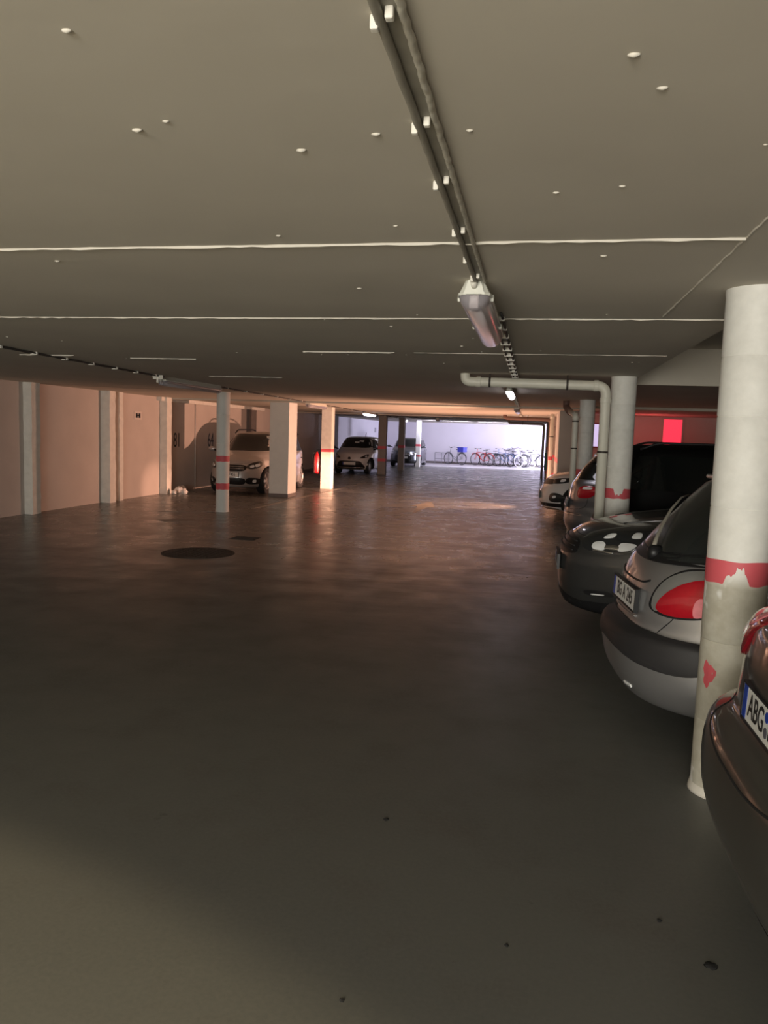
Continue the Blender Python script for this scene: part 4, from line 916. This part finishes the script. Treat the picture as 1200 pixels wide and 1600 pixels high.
carG.patch('grille', [(-20, 0.60), (-22, 0.72), (0, 0.74), (22, 0.72), (20, 0.60), (0, 0.585)], wG, 'trim_black', 0.005)
for z in (0.64, 0.685): carG.seam([(-20, z), (0, z + 0.01), (20, z)], wG, 0.014, 'grille_bar', 'chrome', off=0.010, thick=0.006)
carG.patch('lower_grille', [(-20, 0.27), (-20, 0.41), (0, 0.42), (20, 0.41), (20, 0.27), (0, 0.265)], wG, 'trim_black', 0.005)
carG.plate('front', 0.505, 'NZ 7455'); carG.mirror(F - 1.18, 1.08, 'paint_silver_warm')
carG.seam([(-28, 0.78), (-12, 0.765), (0, 0.765), (12, 0.765), (28, 0.78)], wG, 0.006)
h, nn = carG.hit(0, 0.42, 1.42)
bm = B(); box(bm, -0.03, 0.0, -0.10, 0.10, -0.05, 0.05, 0.004); q = obj('windscreen_sticker', bm, 'plate_white', carG.root); q.location = h + nn * 0.006; q.rotation_euler = (0, -0.95, 0)
# white hatchback
F, R_, W, H = 1.95, -1.95, 0.85, 1.50
carT = Car('hatchback_car', 'white hatchback with a wide black grille between two left columns', (-6.80, 30.7), -PI / 2, hatch_rows(F, R_, W, H, nf=2.6, cowl=0.99, hood=0.83), 'paint_white', (1.2, -1.25), 0.31, W, scale=0.96)
glazing(carT, F, R_, W, H, 0.99); wT = ('wrap', 0.9)
carT.patch('grille', [(-38, 0.24), (-30, 0.42), (-22, 0.52), (0, 0.53), (22, 0.52), (30, 0.42), (38, 0.24), (0, 0.21)], wT, 'trim_black', 0.008)
carT.seam([(-34, 0.27), (0, 0.26), (34, 0.27)], wT, 0.03, 'grille_bar', 'chrome', off=0.012, thick=0.008)
carT.plate('front', 0.43, None)
for sgn in (1, -1):
    sp = lambda L_: [(sgn * a, z) for a, z in L_][::sgn]
    h1 = carT.patch('headlamp', sp([(24, 0.64), (28, 0.69), (42, 0.77), (56, 0.80), (52, 0.70), (42, 0.65), (32, 0.63)]), wT, 'lens_smoke', 0.008, 0.006)
    carT.patch('lamp_reflector', sp([(40, 0.67), (40, 0.72), (47, 0.74), (46, 0.69)]), wT, 'lens_clear', 0.018, 0.003, parent=h1, rings=3)
    carT.patch('fog_lamp', sp([(44, 0.36), (44, 0.42), (50, 0.42), (50, 0.36)]), wT, 'lens_clear', 0.012, rings=3)
h, nn = carT.hit(0, 0, 0.63); em = obj('emblem', lathe(B(), [(0.06, 0), (0.06, 0.012), (0.04, 0.016)], 20, axis='x'), 'trim_black', carT.root); em.location = h
bm = B(); tube(bm, [(-0.6, 0.1, 1.49), (-0.72, 0.1, 1.66)], 0.008, 6); obj('antenna', bm, 'trim_black', carT.root); carT.mirror(F - 1.18, 1.03, 'trim_black')
h, nn = carT.hit(0, 0.10, 1.22)
for dy, dz in ((0, 0), (0.17, 0.05)):
    h, nn = carT.hit(0, 0.02 + dy, 1.25 + dz); q = obj('windscreen_sticker', box(B(), -0.02, 0, -0.09, 0.09, -0.05, 0.05, 0.003), 'lens_clear', carT.root); q.location = h + nn * 0.008; q.rotation_euler = (0, -0.95, 0)
# dark grey estate
F, R_, W, H = 2.05, -2.05, 0.86, 1.52
carH = Car('estate_car', 'dark grey car far back by the lavender wall, behind a slim pink-banded column', (-6.10, 39.0), -PI / 2, hatch_rows(F, R_, W, H, nf=2.9, cowl=1.0, hood=0.84), 'paint_grey', (1.25, -1.3), 0.32, W, scale=0.93)
glazing(carH, F, R_, W, H, 1.0, 'glass_grey'); wH = ('wrap', 1.0)
carH.patch('grille', [(-22, 0.36), (-24, 0.60), (-20, 0.72), (0, 0.74), (20, 0.72), (24, 0.60), (22, 0.36), (0, 0.34)], wH, 'trim_black', 0.008)
for z in (0.62, 0.67): carH.seam([(-20, z), (0, z + 0.01), (20, z)], wH, 0.015, 'grille_bar', 'chrome', off=0.012, thick=0.006)
carH.plate('front', 0.50, None)
carH.patch('lower_grille', [(-50, 0.22), (-48, 0.32), (0, 0.31), (48, 0.32), (50, 0.22), (0, 0.20)], wH, 'trim_black', 0.006)
for sgn in (1, -1):
    sp = lambda L_: [(sgn * a, z) for a, z in L_][::sgn]
    h1 = carH.patch('headlamp', sp([(28, 0.62), (29, 0.71), (42, 0.76), (54, 0.77), (52, 0.66), (40, 0.62)]), wH, 'lens_smoke', 0.008, 0.006)
    carH.patch('lamp_reflector', sp([(38, 0.655), (38, 0.71), (46, 0.73), (46, 0.67)]), wH, 'lens_clear', 0.018, 0.003, parent=h1, rings=3)
carH.mirror(F - 1.18, 1.05, 'paint_grey')

# ------------------------------------------------------------------ bicycles and their rack
def bicycle(x, y, rz, mat, lab, step=False, s=0.9, bars='flat', rack=False, basket=False, lean=0.0, tyre='bike_tyre'):
    t = empty('bicycle', (x, y, 0), rz); t.rotation_euler = (lean, 0, rz); t.scale = (s, s, s); tag(t, lab, 'bicycle', 'bicycles along the far wall')
    R0 = 0.34
    for wx in (-0.52, 0.52):
        bm = B(); tube(bm, [(R0 * math.cos(a), 0, R0 * math.sin(a)) for a in [2 * PI * k / 32 for k in range(32)]], 0.022, 8, closed=True)
        wo = obj('wheel', bm, tyre, t, smooth=True); wo.location = (wx, 0, R0 + 0.02)
        bm = B(); tube(bm, [(0.31 * math.cos(a), 0, 0.31 * math.sin(a)) for a in [2 * PI * k / 32 for k in range(32)]], 0.010, 6, closed=True)
        for k in range(14):
            a = 2 * PI * k / 14; tube(bm, [(0, 0.02 * (-1) ** k, 0), (0.31 * math.cos(a), 0, 0.31 * math.sin(a))], 0.0022, 4)
        lathe(bm, [(0.022, -0.04), (0.022, 0.04)], 10, axis='y'); obj('rim', bm, 'bike_steel', wo)
        bm = B(); tube(bm, [((R0 + 0.045) * math.cos(a), 0, (R0 + 0.045) * math.sin(a)) for a in [math.radians(20 + 8 * k) + (0.35 if wx < 0 else 0.5) for k in range(17)]], 0.016, 6)
        mg = obj('mudguard', bm, mat, t, smooth=True); mg.location = (wx, 0, R0 + 0.02)
    H = (0.40, 0, 0.80); H2 = (0.43, 0, 0.68); BB = (-0.08, 0, 0.28); S = (-0.22, 0, 0.80); RA = (-0.52, 0, 0.36); FA = (0.52, 0, 0.36)
    bm = B()
    if step: tube(bm, bend([H2, (0.15, 0, 0.38), BB], 0.15), 0.020, 8); tube(bm, bend([(0.41, 0, 0.76), (0.16, 0, 0.48), (-0.12, 0, 0.42)], 0.15), 0.014, 8)
    else: tube(bm, [H, (-0.20, 0, 0.74)], 0.017, 8); tube(bm, [H2, BB], 0.020, 8)
    tube(bm, [BB, S], 0.017, 8); tube(bm, [H2, H], 0.021, 8)
    for sd in (-1, 1):
        tube(bm, [(BB[0], sd * 0.03, BB[2]), (RA[0], sd * 0.05, RA[2])], 0.010, 6); tube(bm, [(-0.19, sd * 0.02, 0.70), (RA[0], sd * 0.05, RA[2])], 0.009, 6)
    obj('frame', bm, mat, t, smooth=True)
    bm = B()
    for sd in (-1, 1): tube(bm, [(0.44, sd * 0.02, 0.66), (0.45, sd * 0.045, 0.60), (FA[0], sd * 0.05, FA[2])], 0.011, 6)
    tube(bm, [H2, (0.36, 0, 0.98)], 0.014, 8); obj('fork', bm, mat, t, smooth=True)
    bm = B()
    if bars == 'flat': tube(bm, [(0.33, -0.30, 1.0), (0.37, 0, 0.99), (0.33, 0.30, 1.0)], 0.012, 8)
    else: tube(bm, bend([(0.12, -0.28, 1.02), (0.30, -0.24, 1.06), (0.37, 0, 1.0), (0.30, 0.24, 1.06), (0.12, 0.28, 1.02)], 0.08), 0.012, 8)
    for sd in (-1, 1):
        q = 0.33 if bars == 'flat' else 0.12; tube(bm, [(q, sd * 0.30, 1.005), (q - (0.0 if bars == 'flat' else 0.1), sd * (0.22 if bars == 'flat' else 0.285), 1.01)], 0.019, 8)
    obj('handlebar', bm, 'bike_black', t, smooth=True)
    bm = B(); rings = []
    for k in range(7):
        u = k / 6; wv = 0.02 + 0.075 * (1 - u) ** 1.3
        rings.append([Vector((-0.34 + 0.27 * u, wv * math.cos(a), 0.90 + 0.022 * math.sin(a) + 0.01 * (1 - u))) for a in [2 * PI * j / 10 for j in range(10)]])
    loft(bm, rings); obj('saddle', bm, 'bike_black', t, smooth=True)
    bm = B(); tube(bm, [S, (-0.235, 0, 0.89)], 0.012, 8); obj('seat_post', bm, 'bike_steel', t)
    bm = B(); lathe(bm, [(0.09, -0.055), (0.09, -0.05)], 20, axis='y', off=(BB[0], 0, BB[2])); tube(bm, [(BB[0], -0.06, BB[2]), (BB[0] + 0.10, -0.075, BB[2] - 0.13)], 0.010, 6); tube(bm, [(BB[0], 0.06, BB[2]), (BB[0] - 0.10, 0.075, BB[2] + 0.13)], 0.010, 6)
    box(bm, BB[0] + 0.06, BB[0] + 0.14, -0.15, -0.07, BB[2] - 0.145, BB[2] - 0.12); box(bm, BB[0] - 0.14, BB[0] - 0.06, 0.07, 0.15, BB[2] + 0.12, BB[2] + 0.145); obj('crankset', bm, 'bike_steel', t)
    if rack:
        bm = B()
        for sd in (-0.05, 0, 0.05): tube(bm, [(-0.25, sd, 0.76), (-0.72, sd, 0.76)], 0.007, 6)
        for sd in (-1, 1): tube(bm, [(-0.52, sd * 0.06, 0.36), (-0.60, sd * 0.06, 0.76)], 0.007, 6)
        obj('luggage_rack', bm, 'bike_black', t)
    if basket:
        bm = B()
        for k in range(5):
            z = 0.80 + k * 0.05; e = 0.10 + k * 0.01; tube(bm, [(0.58 - e, -e * 1.3, z), (0.58 + e, -e * 1.3, z), (0.58 + e, e * 1.3, z), (0.58 - e, e * 1.3, z)], 0.006, 4, closed=True)
        for q in range(9):
            for sx_ in (-1, 1): tube(bm, [(0.58 + sx_ * 0.10, -0.13 + q * 0.0325, 0.80), (0.58 + sx_ * 0.14, -0.17 + q * 0.0425, 1.0)], 0.004, 4)
        obj('basket', bm, 'basket_grey', t)
    return t
YB_ = 42.55
b1 = bicycle(-4.10, YB_, PI - 0.62, 'bike_grey', 'leftmost bicycle, a grey step-through one carrying a blue crate', step=True, bars='city', rack=True, s=0.92)
bicycle(-2.63, YB_, PI - 0.60, 'bike_red', 'bright red bicycle left of the bicycle cluster', s=0.92)
bicycle(-2.12, YB_ + 0.25, PI - 0.45, 'bike_black', 'black bicycle half hidden behind the red one', s=0.90)
bicycle(-1.50, YB_ - 0.1, PI - 0.75, 'bike_blue', 'pale blue bicycle in the middle of the bicycle cluster', s=0.95)
bicycle(-1.10, YB_ + 0.2, PI - 0.65, 'bike_navy', 'navy bicycle just right of the pale blue one', s=0.90, rack=True)
bicycle(-0.72, YB_ - 0.05, PI - 0.85, 'bike_grey', 'grey city bicycle with a wire front basket', step=True, bars='city', basket=True, s=0.98)
bicycle(-0.30, YB_ - 0.15, 0.75, 'bike_cream', 'cream bicycle with pale tyres near the right end of the cluster', step=True, s=0.92, tyre='bike_cream')
bicycle(0.10, YB_ + 0.05, 0.55, 'bike_black', 'rightmost bicycle, dark with its handlebar tilted high', s=0.92)
# blue crate on the rack of the leftmost bicycle
t = empty('plastic_crate', (-4.10 - 0.53 * 0.92 * math.cos(PI - 0.62), YB_ - 0.53 * 0.92 * math.sin(PI - 0.62), 0.712), PI - 0.62)
tag(t, 'blue plastic crate riding on the leftmost bicycle', 'crate')
bm = B(); box(bm, -0.20, 0.20, -0.15, 0.15, 0, 0.012)
for sd in (-1, 1):
    box(bm, -0.20, 0.20, sd * 0.15 - 0.006, sd * 0.15 + 0.006, 0, 0.24); box(bm, sd * 0.20 - 0.006, sd * 0.20 + 0.006, -0.15, 0.15, 0, 0.24)
obj('crate_walls', bm, 'crate_blue', t)
bm = B(); tube(bm, [(-0.215, -0.165, 0.24), (0.215, -0.165, 0.24), (0.215, 0.165, 0.24), (-0.215, 0.165, 0.24)], 0.014, 6, closed=True); obj('crate_rim', bm, 'crate_blue', t)
# wheel-bending rack hoops against the far wall
t = empty('bicycle_rack', (-4.85, 43.1, 0)); tag(t, 'grey tubular bicycle rack at the left end of the bicycles', 'rack')
for z in (0.28, 0.62): bm = B(); tube(bm, [(-0.42, 0, z), (0.42, 0, z)], 0.016, 8); obj('rail', bm, 'bike_grey', t, smooth=True)
for x in (-0.42, -0.05, 0.32): bm = B(); tube(bm, bend([(x, 0.0, 0.0), (x, 0.0, 0.62), (x, 0.35, 0.62)], 0.05), 0.016, 8); obj('upright', bm, 'bike_grey', t, smooth=True)
